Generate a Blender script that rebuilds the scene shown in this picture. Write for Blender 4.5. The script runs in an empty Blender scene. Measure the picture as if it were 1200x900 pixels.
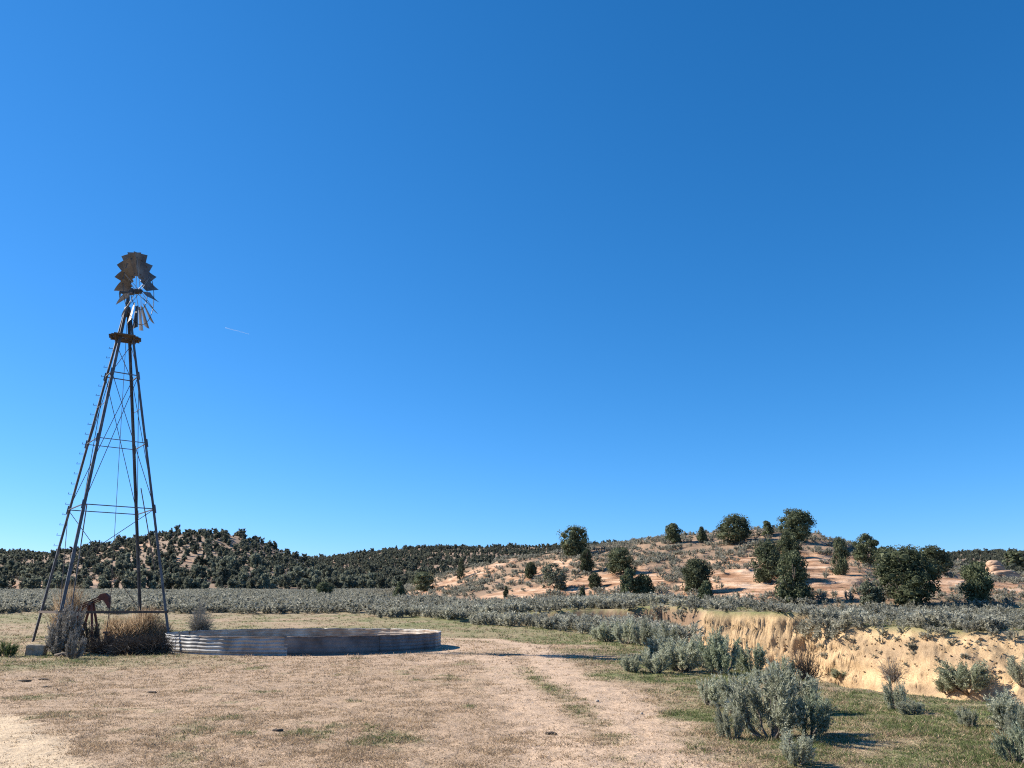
import bpy, math, random
import numpy as np

R = math.radians
rng = np.random.default_rng(11)
random.seed(5)
sc = bpy.context.scene
col = sc.collection

# ------------------------------------------------------------------ camera model (1200x900 photo)
F, PITCH, EYE = 933.0, R(15.57), 1.6
cP, sP = math.cos(PITCH), math.sin(PITCH)
SUN_EL, SUN_AZ = 36.0, -72.0        # sun stands to the left of the camera; azimuth from +Y, clockwise


def at(px, py, Y):
    u, v = (px - 600) / F, (450 - py) / F
    d = (u, cP - v * sP, sP + v * cP)
    s = Y / d[1]
    return np.array((d[0] * s, Y, EYE + d[2] * s))


def project(p):
    x, y, z = p[0], p[1], p[2] - EYE
    dep = y * cP + z * sP
    return 600 + F * x / dep, 450 - F * (z * cP - y * sP) / dep, dep


# ------------------------------------------------------------------ numpy noise
def _hash(ix, iy, seed):
    n = (ix.astype(np.int64) * 374761393 + iy.astype(np.int64) * 668265263 + seed * 1442695041) & 0xFFFFFFFF
    n = ((n ^ (n >> 13)) * 1274126177) & 0xFFFFFFFF
    n = (n ^ (n >> 16)) & 0xFFFFFFFF
    return n / 4294967295.0


def vnoise(x, y, seed=0):
    x = np.asarray(x, float); y = np.asarray(y, float)
    ix, iy = np.floor(x), np.floor(y)
    fx, fy = x - ix, y - iy
    fx, fy = fx * fx * (3 - 2 * fx), fy * fy * (3 - 2 * fy)
    a, b = _hash(ix, iy, seed), _hash(ix + 1, iy, seed)
    c, d = _hash(ix, iy + 1, seed), _hash(ix + 1, iy + 1, seed)
    return (a + (b - a) * fx) * (1 - fy) + (c + (d - c) * fx) * fy


def fbm(x, y, scale, seed=0, octv=4):
    s, amp, tot = 0.0, 1.0, 0.0
    x = np.asarray(x, float) / scale; y = np.asarray(y, float) / scale
    for k in range(octv):
        s = s + amp * vnoise(x, y, seed + 17 * k); tot += amp
        x, y, amp = x * 2.03 + 5.1, y * 2.03 + 3.7, amp * 0.5
    return s / tot * 2 - 1          # about -1..1


def sstep(a, b, x):
    t = np.clip((x - a) / (b - a), 0, 1)
    return t * t * (3 - 2 * t)


_gx = np.arange(-1400, 2601, 4.0)


def table(pts, smooth=14.0):
    pts = np.array(pts, float)
    v = np.interp(_gx, pts[:, 0], pts[:, 1])
    k = np.exp(-0.5 * (np.arange(-15, 16) * 4.0 / smooth) ** 2); k /= k.sum()
    v = np.convolve(np.pad(v, 15, mode='edge'), k, mode='valid')
    return lambda px: np.interp(px, _gx, v)


# ------------------------------------------------------------------ terrain
flat_Y = np.array([-50, 45, 60, 80, 110, 150, 200, 300, 500, 9000.])
flat_Z = np.array([0, 0, .45, 1.3, 2.15, 3.4, 4.8, 6.8, 9, 12.])
rh_c = table([(380, 706), (440, 702), (480, 696), (520, 684), (560, 672), (600, 665), (640, 659), (700, 650), (760, 644), (800, 640),
              (860, 637), (900, 634), (950, 636), (1000, 652), (1050, 663), (1100, 671), (1150, 680), (1200, 688), (1500, 694)])
rh_Yc = table([(380, 150), (560, 132), (700, 124), (900, 118), (1000, 104), (1150, 94), (1300, 90)], 40)
rh_Yf = table([(380, 118), (480, 104), (560, 90), (700, 76), (900, 66), (1000, 61), (1200, 57)], 40)
lh_c = table([(-400, 690), (-200, 672), (-60, 660), (0, 655), (60, 648), (100, 640), (130, 633), (190, 625), (240, 623), (285, 632),
              (330, 649), (370, 664), (450, 688), (520, 699), (1500, 700)], 12)
rg_c = table([(-400, 645), (0, 646), (80, 652), (330, 654), (370, 654), (420, 648), (470, 641), (520, 640), (600, 639), (640, 641), (700, 637),
              (800, 633), (900, 638), (1000, 647), (1110, 648), (1200, 646), (1600, 640)], 16)

near_lip = [(60, 6), (30, 9.5), (14, 12.6), (8.9, 14.6), (7.9, 15.8), (6.9, 17.8), (6.9, 23), (8.0, 38), (8.4, 46), (9, 52)]
far_lip = [(11.0, 55), (10.4, 50), (10.5, 47.4), (11.6, 45.2), (13.2, 43.2), (15.1, 41.2), (16.4, 39.0), (18.2, 36), (20.5, 33.5), (30, 30.5), (70, 24)]
channel = np.array(near_lip + far_lip, float)
gully = np.array([(9.2, 46), (9.9, 51), (9.2, 55.5), (6.0, 57.5), (2.5, 58.5), (-2, 60.5)], float)


def seg_dist(x, y, pts, closed=False):
    d = np.full(x.shape, 1e9)
    n = len(pts)
    for k in range(n if closed else n - 1):
        a, b = pts[k], pts[(k + 1) % n]
        ab = b - a
        t = np.clip(((x - a[0]) * ab[0] + (y - a[1]) * ab[1]) / (ab @ ab), 0, 1)
        d = np.minimum(d, np.hypot(x - a[0] - t * ab[0], y - a[1] - t * ab[1]))
    return d


def inside(x, y, pts):
    r = np.zeros(x.shape, bool)
    n = len(pts)
    for k in range(n):
        (x0, y0), (x1, y1) = pts[k], pts[(k + 1) % n]
        if y0 == y1:
            continue
        c = ((y0 > y) != (y1 > y)) & (x < (x1 - x0) * (y - y0) / (y1 - y0) + x0)
        r ^= c
    return r


WM = np.array((-16.2, 33.0))         # windmill foot
TK = np.array((-8.1, 33.2)); TK_R = 5.25


def terrain(x, y):
    """height, wash depth fraction, right hill mask, woods mask"""
    x = np.asarray(x, float); y = np.asarray(y, float)
    Y = np.maximum(y, 3.0)
    px = 600 + 968.6 * x / Y
    zf = np.interp(y, flat_Y, flat_Z)
    z0 = zf + 0.05 * fbm(x, y, 4.0, 1) + 0.10 * fbm(x, y, 13.0, 2, 2) * sstep(3, 20, Y)
    z0 = z0 + sstep(40, 90, Y) * 0.25 * fbm(x, y, 9.0, 3)
    z0 = z0 + 0.028 * fbm(x, y, 0.40, 4, 3) * (Y < 34)
    z0 = z0 * sstep(TK_R + .2, TK_R + 2.5, np.hypot(x - TK[0], y - TK[1]))
    z0 = z0 + 0.45 * np.exp(-(((x + 17.6) / 2.6) ** 2 + ((y - 34.6) / 2.6) ** 2))
    # bench across the wash
    xf = np.array([-4, 1, 5.5, 9, 10.2] + [p[0] for p in far_lip][2:]); yf = np.array([63.5, 61, 59.6, 57.8, 53.0] + [p[1] for p in far_lip][2:])
    yfar = np.interp(x, xf, yf)
    A = np.interp(x, [-4, 0, 4, 8, 10, 14.5, 16, 19, 40], [0, .35, .8, 0.9, 1.2, 1.3, 0.8, 0.62, 0.6])
    rw = np.interp(x, [9.5, 11], [1.9, 5.0])
    z0 = z0 + A * sstep(yfar - rw, yfar - 0.4, y) * (1 - sstep(62, 92, Y))
    # hills
    yc, Yc, Yf = rh_c(px), rh_Yc(px), rh_Yf(px)
    zc = EYE + (710 - yc) / 1005 * Yc
    zfoot = np.interp(Yf, flat_Y, flat_Z)
    rise = np.maximum(zc - zfoot, 0)
    s = np.clip((Y - Yf) / (Yc - Yf), 0, 1)
    back = 1 - sstep(Yc, Yc + 75, Y)
    prof = (0.75 * s ** 1.05 + 0.25 * sstep(0, 1, s))
    hr = rise * prof * back * sstep(380, 500, px)
    bump = np.clip(hr / 2.5, 0, 1)
    hr = hr + bump * (0.75 * fbm(x, y, 11, 21, 4) + 0.22 * fbm(x, y, 2.4, 22, 3))
    # ledges
    st = 1.15
    ph = (hr + 0.5 * fbm(x, y, 14, 23, 2)) / st
    fr = ph - np.floor(ph)
    hr = hr + bump * 0.48 * st * (sstep(0.55, 0.95, fr) - fr) * (0.4 + 0.6 * vnoise(x / 9, y / 9, 24))
    hr = np.maximum(hr, 0)
    zl = EYE + (710 - lh_c(px)) / 1005 * 340
    hl = np.maximum(zl - 7.2, 0) * np.clip((Y - 195) / 145, 0, 1) ** 1.15 * (1 - 0.7 * sstep(345, 470, Y))
    hl = hl * (1 + 0.10 * fbm(x, y, 45, 31, 3)) + np.clip(hl / 6, 0, 1) * 1.1 * fbm(x, y, 14, 32, 3)
    zr = EYE + (710 - rg_c(px)) / 1005 * 620
    hg = np.maximum(zr - 9, 0) * np.clip((Y - 240) / 380, 0, 1) ** 1.1 * (1 - 0.9 * sstep(680, 1300, Y))
    hg = hg * (1 + 0.05 * fbm(x, y, 90, 41, 3)) + np.clip(hg / 6, 0, 1) * 1.8 * fbm(x, y, 30, 42, 3)
    h = np.maximum(hl, hg)
    z = z0 + hr + np.maximum(h, 0)
    # wash
    frac = np.zeros(z.shape)
    m = (x > -9) & (x < 75) & (y > 4) & (y < 86)
    if m.any():
        xs, ys, zs = x[m], y[m], z[m]
        wob = 0.55 * fbm(xs, ys, 3.0, 51, 3) + 0.07 * fbm(xs, ys, 0.7, 52, 3)
        d = seg_dist(xs, ys, channel, True)
        d = np.where(inside(xs, ys, channel), d, -d) + wob
        flute = .05 * fbm(xs * 1.0, ys * .4, .55, 59, 2)
        d = d + np.where((ys > 40) & (xs > 10), flute, 0)
        near = seg_dist(xs, ys, np.array(near_lip)) < seg_dist(xs, ys, np.array(far_lip))
        w = np.where(near, 1.3, np.interp(xs, [10, 14.6, 17.4, 20], [0.8, 0.8, 3.2, 4.6]))
        # rills and slump lumps on the loose bank
        rill = np.where(near, 0, sstep(16.5, 19, xs)) * 0.55
        d = d + rill * (0.6 * fbm(xs + ys * 0.6, ys * 0.25, 1.3, 53, 3) + 0.35 * fbm(xs, ys, 2.3, 54, 3)) * sstep(0.2, 1.2, d)
        f1 = np.clip(d / w, 0, 1)
        f1 = np.where((w < 1), sstep(0, 1, f1) * 0.82 + 0.18 * sstep(0.0, 3.2, d), 0.65 * f1 + 0.35 * sstep(0, 1, f1))
        floor = -2.3 + 0.15 * fbm(xs, ys, 3, 55, 3)
        zs1 = zs - np.maximum(zs - floor, 0) * f1
        dg = 1.9 + 0.6 * fbm(xs, ys, 5.0, 56, 3) - seg_dist(xs, ys, gully)
        f2 = sstep(0, 0.55, dg)
        zs1 = zs1 + 4 * f1 * (1 - f1) * (.38 * fbm(xs, ys, 1.5, 57, 4) + .20 * fbm(xs, ys, .5, 58, 3)) * np.where(near, .4, 1)
        zs2 = zs - 1.6 * f2
        z[m] = np.minimum(zs1, zs2)
        frac[m] = np.maximum(np.where(d > -0.05, 0.001 + f1, 0), f2)
    rmask = (hr > 0.12) & (s > 0.0)
    wmask = (h > 0.4) | (Y > 190)
    return z, frac, rmask, wmask


def H(x, y):
    return float(terrain(np.array([x]), np.array([y]))[0][0])


_ys = np.concatenate([np.arange(6, 60, .15), np.arange(60, 220, .5), np.arange(220, 760, 3.)])


def hit(px, py):
    """first point of the terrain met by the sight line through a photo pixel (else the closest one)"""
    d = at(px, py, 1.0)
    xs = d[0] * _ys; zs = EYE + (d[2] - EYE) * _ys
    z = terrain(xs, _ys)[0]
    gap = zs - z
    k = np.argmax(gap < 0)
    if gap[k] >= 0:
        k = int(np.argmin(gap / _ys))
    return np.array((xs[k], _ys[k], z[k]))


# ------------------------------------------------------------------ plan helpers for the ground colours
def gp(px, py):
    d = at(px, py, 1.0)
    k = -EYE / (d[2] - EYE)
    return (d[0] * k, k)


track_r = np.array([gp(*p) for p in [(840, 930), (790, 893), (712, 816), (655, 790), (632, 768), (618, 756), (575, 749), (520, 748)]])
track_l = np.array([gp(*p) for p in [(700, 930), (672, 885), (642, 855), (612, 815), (592, 788), (570, 772), (500, 778)]])
strip_g = np.array([gp(*p) for p in [(800, 895), (747, 853), (690, 822), (640, 797), (602, 784)]])
sand_p = np.array([gp(*p) for p in [(-700, 838), (-100, 828), (0, 832), (40, 842), (75, 868), (112, 893), (150, 930), (100, 1100), (-900, 1100)]])


def masks(x, y):
    Y = np.maximum(y, 3.0)
    n1 = fbm(x, y, 2.2, 61, 4); n2 = fbm(x, y, 0.5, 62, 3); n3 = fbm(x, y, 7, 63, 3)
    dr, dl, dg = seg_dist(x, y, track_r), seg_dist(x, y, track_l), seg_dist(x, y, strip_g)
    side = 600 + 968.6 * x / Y
    # green grows to the right of the tracks, along the crown of the track and behind the tank
    edge = np.interp(y, [5, 8, 12, 17, 24, 30, 36, 44, 60], [2.2, 2.0, 2.1, 1.6, 1.3, 1.6, 1.5, -4, -12])
    g = sstep(-0.5, 1.2, (x - edge) / (0.06 * Y + .4) + 0.9 * n1) * (0.74 + 0.6 * n1 + 0.5 * n2)
    g = np.maximum(g, (1 - sstep(0.10, 0.95, dg + .6 * n1 + .3 * n2)) * (0.6 + 0.9 * n2))
    g = np.maximum(g, sstep(0.30, 0.75, .35 * n1 + fbm(x, y, .7, 64, 3)) * 0.6)
    g = np.maximum(g, sstep(40, 46, Y) * (0.50 + 0.55 * n3 + .35 * n1))
    g = np.maximum(g, sstep(-6, -14, x) * sstep(19, 25, Y) * (0.45 + 0.8 * n1))
    g = np.maximum(g, np.exp(-(((x + 2.1) / .8) ** 2 + ((y - 8.0) / .35) ** 2)) * (.9 + .6 * n2))
    bare = np.maximum(1 - sstep(0.2, 0.95, dr + 0.35 * n2), (1 - sstep(0.15, 0.8, dl + 0.35 * n2)) * .9)
    dt = np.hypot(x - TK[0], y - TK[1])
    bare = np.maximum(bare, (1 - sstep(0.8, 3.6, dt - TK_R + .9 * n1)) * sstep(-10, -4, x) * .85)
    ds = seg_dist(x, y, sand_p, True)
    ds = np.where(inside(x, y, sand_p), ds, -ds) + 0.35 * n1 + 0.25 * n2
    sand = sstep(-0.12, 0.35, ds)
    g = np.clip(g, 0, 1) * (1 - 0.9 * bare) * (1 - sand)
    return np.clip(g, 0, 1), np.clip(bare, 0, 1), sand


# ------------------------------------------------------------------ object helpers
def link(o, parent=None):
    col.objects.link(o)
    if parent is not None:
        o.parent = parent
    return o


def mesh_np(name, V, T, mats, mi=None, smooth=False, cols=None, parent=None, Q=False):
    me = bpy.data.meshes.new(name)
    V = np.asarray(V, np.float32); T = np.asarray(T, np.int32)
    k = T.shape[1]
    me.vertices.add(len(V)); me.vertices.foreach_set('co', V.ravel())
    me.loops.add(T.size); me.loops.foreach_set('vertex_index', T.ravel())
    me.polygons.add(len(T))
    me.polygons.foreach_set('loop_start', np.arange(0, T.size, k, dtype=np.int32))
    me.polygons.foreach_set('loop_total', np.full(len(T), k, np.int32))
    for m in (mats if isinstance(mats, (list, tuple)) else [mats]):
        me.materials.append(m)
    if mi is not None:
        me.polygons.foreach_set('material_index', np.asarray(mi, np.int32))
    me.polygons.foreach_set('use_smooth', np.full(len(T), smooth))
    me.update(calc_edges=True)
    if cols is not None:
        for nm, c in cols.items():
            if c.ndim == 2:
                a = me.color_attributes.new(nm, 'FLOAT_COLOR', 'POINT')
                c4 = np.ones((len(V), 4), np.float32); c4[:, :3] = c
                a.data.foreach_set('color', c4.ravel())
            else:
                a = me.attributes.new(nm, 'FLOAT', 'POINT')
                a.data.foreach_set('value', np.asarray(c, np.float32))
    return link(bpy.data.objects.new(name, me), parent)


def tag(o, label=None, cat=None, group=None, kind=None):
    if label: o['label'] = label
    if cat: o['category'] = cat
    if group: o['group'] = group
    if kind: o['kind'] = kind
    return o


def empty(name, loc, label, cat, group=None, rz=0):
    o = bpy.data.objects.new(name, None)
    o.empty_display_size = 0.2
    o.location = loc; o.rotation_euler = (0, 0, rz)
    link(o)
    return tag(o, label, cat, group)


def copy_tree(o):
    c = o.copy(); col.objects.link(c)
    for ch in o.children:
        d = ch.copy(); col.objects.link(d); d.parent = c
        for g in ch.children:
            e = g.copy(); col.objects.link(e); e.parent = d
    return c


class MB:
    """collects polygons (mixed sizes) into one mesh"""
    def __init__(s): s.v, s.f, s.m = [], [], []

    def add(s, v, f, m=0):
        b = len(s.v)
        s.v += [tuple(map(float, p)) for p in v]
        s.f += [tuple(b + i for i in q) for q in f]; s.m += [m] * len(f)

    def box(s, c, size, ax=None, m=0):
        c = np.array(c, float)
        ax = np.eye(3) if ax is None else np.array(ax, float)
        vs = []
        for i in (-1, 1):
            for j in (-1, 1):
                for k in (-1, 1):
                    vs.append(c + ax[0] * size[0] / 2 * i + ax[1] * size[1] / 2 * j + ax[2] * size[2] / 2 * k)
        s.add(vs, [(0, 1, 3, 2), (4, 6, 7, 5), (0, 4, 5, 1), (2, 3, 7, 6), (0, 2, 6, 4), (1, 5, 7, 3)], m)

    def bar(s, p, q, w, h=None, m=0, up=(0, 0, 1)):
        p, q = np.array(p, float), np.array(q, float)
        d = q - p; L = np.linalg.norm(d); d /= L
        u = np.array(up, float)
        if abs(d @ u) > .95: u = np.array((1., 0, 0))
        a = np.cross(d, u); a /= np.linalg.norm(a); b = np.cross(a, d)
        s.box((p + q) / 2, (L, w, h or w), (d, a, b), m)

    def angle(s, p, q, w, t, m=0, toward=None):
        """steel angle section: two thin flanges in an L"""
        p, q = np.array(p, float), np.array(q, float)
        d = q - p; L = np.linalg.norm(d); d /= L
        c = np.array(toward, float) - p if toward is not None else np.array((0, 1., 0))
        c = c - d * (c @ d); c /= np.linalg.norm(c)
        e = np.cross(d, c)
        a, b = (c + e) / math.sqrt(2), (c - e) / math.sqrt(2)
        mid = (p + q) / 2
        s.box(mid + a * w / 2, (L, w, t), (d, a, b), m)
        s.box(mid + b * (w / 2 + t / 2), (L, t, w), (d, a, b), m)

    def tube(s, pts, rad, n=8, m=0, cap=True):
        pts = [np.array(p, float) for p in pts]
        rad = [rad] * len(pts) if np.isscalar(rad) else rad
        rings = []
        for i, p in enumerate(pts):
            d = pts[min(i + 1, len(pts) - 1)] - pts[max(i - 1, 0)]
            d /= (np.linalg.norm(d) + 1e-9)
            u = np.array((0, 0, 1.)) if abs(d[2]) < .9 else np.array((1., 0, 0))
            a = np.cross(d, u); a /= np.linalg.norm(a); b = np.cross(d, a)
            rings += [p + rad[i] * (a * math.cos(2 * math.pi * k / n) + b * math.sin(2 * math.pi * k / n)) for k in range(n)]
        f = []
        for i in range(len(pts) - 1):
            for k in range(n):
                f.append((i * n + k, i * n + (k + 1) % n, (i + 1) * n + (k + 1) % n, (i + 1) * n + k))
        if cap:
            f.append(tuple(range(n - 1, -1, -1))); f.append(tuple((len(pts) - 1) * n + k for k in range(n)))
        s.add(rings, f, m)

    def build(s, name, mats, parent=None, smooth=False, off=None):
        me = bpy.data.meshes.new(name)
        v = s.v if off is None else [(a - off[0], b - off[1], c - off[2]) for a, b, c in s.v]
        me.from_pydata(v, [], s.f)
        for m in (mats if isinstance(mats, (list, tuple)) else [mats]): me.materials.append(m)
        me.polygons.foreach_set('material_index', s.m)
        if smooth: me.polygons.foreach_set('use_smooth', [True] * len(s.f))
        me.update()
        return link(bpy.data.objects.new(name, me), parent)


# ------------------------------------------------------------------ materials
def new_mat(name):
    m = bpy.data.materials.new(name); m.use_nodes = True
    nt = m.node_tree
    return m, nt, nt.nodes, nt.links, nt.nodes['Principled BSDF']


def ramp(nodes, stops):
    r = nodes.new('ShaderNodeValToRGB')
    el = r.color_ramp.elements
    while len(el) < len(stops): el.new(0.5)
    for e, (p, c) in zip(el, stops):
        e.position = p; e.color = (*c, 1) if len(c) == 3 else c
    return r


def mixc(nodes, links, mode, fac, a, b):
    n = nodes.new('ShaderNodeMix'); n.data_type = 'RGBA'; n.blend_type = mode
    for sock, val in ((n.inputs['Factor'], fac), (n.inputs['A'], a), (n.inputs['B'], b)):
        if hasattr(val, 'links') or hasattr(val, 'is_linked'):
            links.new(val, sock)
        else:
            sock.default_value = val if not isinstance(val, tuple) else (*val, 1)
    return n.outputs['Result']


def noise(nodes, links, scale, detail=4, rough=.6, vec=None, dist=0):
    n = nodes.new('ShaderNodeTexNoise')
    n.inputs['Scale'].default_value = scale; n.inputs['Detail'].default_value = detail
    n.inputs['Roughness'].default_value = rough; n.inputs['Distortion'].default_value = dist
    if vec is not None: links.new(vec, n.inputs['Vector'])
    return n.outputs['Fac']


def bump(nodes, links, height, strength, dist, prev=None):
    b = nodes.new('ShaderNodeBump')
    b.inputs['Strength'].default_value = strength; b.inputs['Distance'].default_value = dist
    links.new(height, b.inputs['Height'])
    if prev is not None: links.new(prev, b.inputs['Normal'])
    return b.outputs['Normal']


def terrain_material():
    m, nt, N, L, bs = new_mat('soil_and_sandstone')
    geo = N.new('ShaderNodeNewGeometry').outputs['Position']
    g = N.new('ShaderNodeAttribute'); g.attribute_name = 'gcol'
    rk = N.new('ShaderNodeAttribute'); rk.attribute_name = 'rock'
    n1 = noise(N, L, 22, 5, .7, geo)
    n2 = noise(N, L, 3.1, 5, .65, geo)
    n3 = noise(N, L, 70, 3, .7, geo)
    r1 = ramp(N, [(.28, (.55, .53, .50)), (.5, (1, 1, 1)), (.72, (1.45, 1.42, 1.36))]); L.new(n1, r1.inputs[0])
    r2 = ramp(N, [(.3, (.80, .77, .72)), (.5, (1, 1, 1)), (.75, (1.16, 1.15, 1.13))]); L.new(n2, r2.inputs[0])
    r3 = ramp(N, [(.30, (.62, .60, .56)), (.5, (1, 1, 1)), (.70, (1.35, 1.33, 1.3))]); L.new(n3, r3.inputs[0])
    c = mixc(N, L, 'MULTIPLY', .8, g.outputs['Color'], r1.outputs[0])
    c = mixc(N, L, 'MULTIPLY', .9, c, r2.outputs[0])
    c = mixc(N, L, 'MULTIPLY', .55, c, r3.outputs[0])
    # bedded sandstone: tilted layers
    mp = N.new('ShaderNodeMapping'); mp.inputs['Scale'].default_value = (.10, .14, 1.5); mp.inputs['Rotation'].default_value = (R(6), R(9), 0)
    L.new(geo, mp.inputs['Vector'])
    nb = noise(N, L, 1.7, 5, .62, mp.outputs[0], .6)
    rb = ramp(N, [(.34, (.17, .09, .055)), (.44, (.35, .215, .135)), (.54, (.48, .325, .22)), (.7, (.62, .49, .39))]); L.new(nb, rb.inputs[0])
    nv = noise(N, L, .35, 4, .6, geo)
    rv = ramp(N, [(.35, (.85, .74, .64)), (.65, (1.1, 1.08, 1.06))]); L.new(nv, rv.inputs[0])
    rockc = mixc(N, L, 'MULTIPLY', 1.0, rb.outputs[0], rv.outputs[0])
    rockc = mixc(N, L, 'MULTIPLY', .5, rockc, r1.outputs[0])
    c = mixc(N, L, 'MIX', rk.outputs['Fac'], c, rockc)
    L.new(c, bs.inputs['Base Color'])
    bs.inputs['Roughness'].default_value = .95
    bs.inputs['Specular IOR Level'].default_value = .15
    b = bump(N, L, n2, .5, .10)
    b = bump(N, L, n1, .75, .025, b)
    b = bump(N, L, n3, .5, .008, b)
    mul = N.new('ShaderNodeMath'); mul.operation = 'MULTIPLY'; L.new(nb, mul.inputs[0]); L.new(rk.outputs['Fac'], mul.inputs[1])
    b = bump(N, L, mul.outputs[0], 1.0, .6, b)
    L.new(b, bs.inputs['Normal'])
    return m


def leaf_material(name, c_dark, c_mid, c_light, scale=2.0, trans=.25, hue_rand=.12):
    m, nt, N, L, bs = new_mat(name)
    tc = N.new('ShaderNodeNewGeometry')
    n = noise(N, L, scale, 3, .6, tc.outputs['Position'])
    wn = N.new('ShaderNodeTexWhiteNoise'); wn.noise_dimensions = '1D'
    L.new(tc.outputs['Random Per Island'], wn.inputs['W'])
    add = N.new('ShaderNodeMath'); add.operation = 'MULTIPLY_ADD'
    L.new(wn.outputs['Value'], add.inputs[0]); add.inputs[1].default_value = .75; 
    sub = N.new('ShaderNodeMath'); sub.operation = 'SUBTRACT'; L.new(n, sub.inputs[0]); sub.inputs[1].default_value = .37
    L.new(sub.outputs[0], add.inputs[2])
    r = ramp(N, [(.2, c_dark), (.5, c_mid), (.85, c_light)]); L.new(add.outputs[0], r.inputs[0])
    oi = N.new('ShaderNodeObjectInfo')
    hs = N.new('ShaderNodeHueSaturation')
    mr = N.new('ShaderNodeMapRange'); mr.inputs['To Min'].default_value = 1 - hue_rand * 1.6; mr.inputs['To Max'].default_value = 1 + hue_rand * 1.6
    L.new(oi.outputs['Random'], mr.inputs['Value']); L.new(mr.outputs[0], hs.inputs['Value'])
    L.new(r.outputs[0], hs.inputs['Color'])
    L.new(hs.outputs[0], bs.inputs['Base Color'])
    bs.inputs['Roughness'].default_value = .75; bs.inputs['Specular IOR Level'].default_value = .2
    tr = N.new('ShaderNodeBsdfTranslucent'); L.new(hs.outputs[0], tr.inputs['Color'])
    mx = N.new('ShaderNodeMixShader'); mx.inputs[0].default_value = trans
    L.new(bs.outputs[0], mx.inputs[1]); L.new(tr.outputs[0], mx.inputs[2])
    L.new(mx.outputs[0], N['Material Output'].inputs['Surface'])
    return m


def attr_leaf_material(name):
    m, nt, N, L, bs = new_mat(name)
    g = N.new('ShaderNodeAttribute'); g.attribute_name = 'gcol'
    L.new(g.outputs['Color'], bs.inputs['Base Color'])
    bs.inputs['Roughness'].default_value = .8; bs.inputs['Specular IOR Level'].default_value = .15
    tr = N.new('ShaderNodeBsdfTranslucent'); L.new(g.outputs['Color'], tr.inputs['Color'])
    mx = N.new('ShaderNodeMixShader'); mx.inputs[0].default_value = .3
    L.new(bs.outputs[0], mx.inputs[1]); L.new(tr.outputs[0], mx.inputs[2])
    L.new(mx.outputs[0], N['Material Output'].inputs['Surface'])
    return m


def rough_material(name, stops, scale, rough=.85, metal=0.0, bstr=.4, bdist=.01, spec=.3, detail=5, stretch=None):
    m, nt, N, L, bs = new_mat(name)
    tc = N.new('ShaderNodeTexCoord')
    v = tc.outputs['Object']
    if stretch:
        mp = N.new('ShaderNodeMapping'); mp.inputs['Scale'].default_value = stretch
        L.new(v, mp.inputs['Vector']); v = mp.outputs[0]
    n = noise(N, L, scale, detail, .65, v)
    r = ramp(N, stops); L.new(n, r.inputs[0])
    L.new(r.outputs[0], bs.inputs['Base Color'])
    bs.inputs['Roughness'].default_value = rough; bs.inputs['Metallic'].default_value = metal
    bs.inputs['Specular IOR Level'].default_value = spec
    L.new(bump(N, L, n, bstr, bdist), bs.inputs['Normal'])
    return m


M = {}
M['soil'] = terrain_material()
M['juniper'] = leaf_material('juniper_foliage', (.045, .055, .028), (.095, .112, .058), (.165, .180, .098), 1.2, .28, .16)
M['hazed_juniper'] = leaf_material('hazed_far_juniper_foliage', (.075, .088, .065), (.140, .152, .108), (.21, .215, .155), .35, .45, .3)  # juniper leaves made paler: the aerial haze of distance is in the colour
M['pale_shrub'] = leaf_material('pale_shrub_foliage', (.08, .09, .06), (.15, .165, .11), (.22, .235, .16), 1.5, .25)
M['sage'] = leaf_material('sage_leaves', (.19, .20, .135), (.35, .36, .25), (.54, .545, .42), 3.0, .45)
M['sage_green'] = leaf_material('green_sage_leaves', (.15, .175, .11), (.29, .32, .21), (.48, .50, .36), 3.0, .45)
M['grey_twig'] = leaf_material('dry_grey_twigs', (.14, .125, .105), (.27, .245, .21), (.42, .39, .34), 4.0, .15)
M['twig_and_shade'] = leaf_material('dark_twigs_and_brush_shade', (.045, .035, .028), (.10, .08, .062), (.19, .155, .125), 4.0, .05)  # dark bare twigs; on the tumbleweed heaps it also paints the brush's shadow
M['tan_weed'] = leaf_material('tan_weed_stalks', (.25, .17, .10), (.42, .31, .20), (.58, .46, .32), 3.0, .5)
M['field_sage'] = leaf_material('field_sage_leaves', (.20, .195, .145), (.35, .34, .265), (.54, .52, .42), .5, .45, .2)
M['hill_scrub'] = leaf_material('hill_scrub_leaves', (.10, .09, .07), (.18, .165, .125), (.27, .25, .19), .3, .2, .1)
M['green_weed'] = leaf_material('green_weed_leaves', (.07, .10, .035), (.13, .17, .065), (.20, .24, .10), 4.0, .3)
M['grass'] = attr_leaf_material('short_grass')
M['bark'] = rough_material('juniper_bark', [(.3, (.06, .045, .035)), (.7, (.17, .13, .10))], 9, stretch=(1, 1, .2))
M['stem'] = rough_material('sage_stem', [(.3, (.07, .055, .045)), (.7, (.22, .18, .15))], 12)
M['steel'] = rough_material('weathered_steel', [(.3, (.05, .048, .05)), (.55, (.10, .10, .105)), (.75, (.18, .178, .18))], 2.2, .55, .35, .15, .004, .4)
M['blade'] = rough_material('weathered_blade_steel', [(.3, (.085, .065, .055)), (.55, (.155, .135, .12)), (.8, (.25, .23, .21))], 2.0, .5, .3, .1, .003, .4)
M['rod'] = rough_material('rusty_rod', [(.3, (.07, .045, .035)), (.7, (.15, .11, .09))], 4, .7, .3, .1, .002)
M['wood'] = rough_material('weathered_wood', [(.3, (.06, .045, .036)), (.6, (.12, .09, .072)), (.8, (.20, .165, .14))], 3, .9, 0, .4, .004, .2, stretch=(.3, 4, 4))
M['zinc'] = rough_material('galvanised_sheet', [(.30, (.15, .135, .12)), (.48, (.29, .28, .27)), (.68, (.40, .40, .39))], 1.5, .55, .4, .2, .004, .4)
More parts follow.
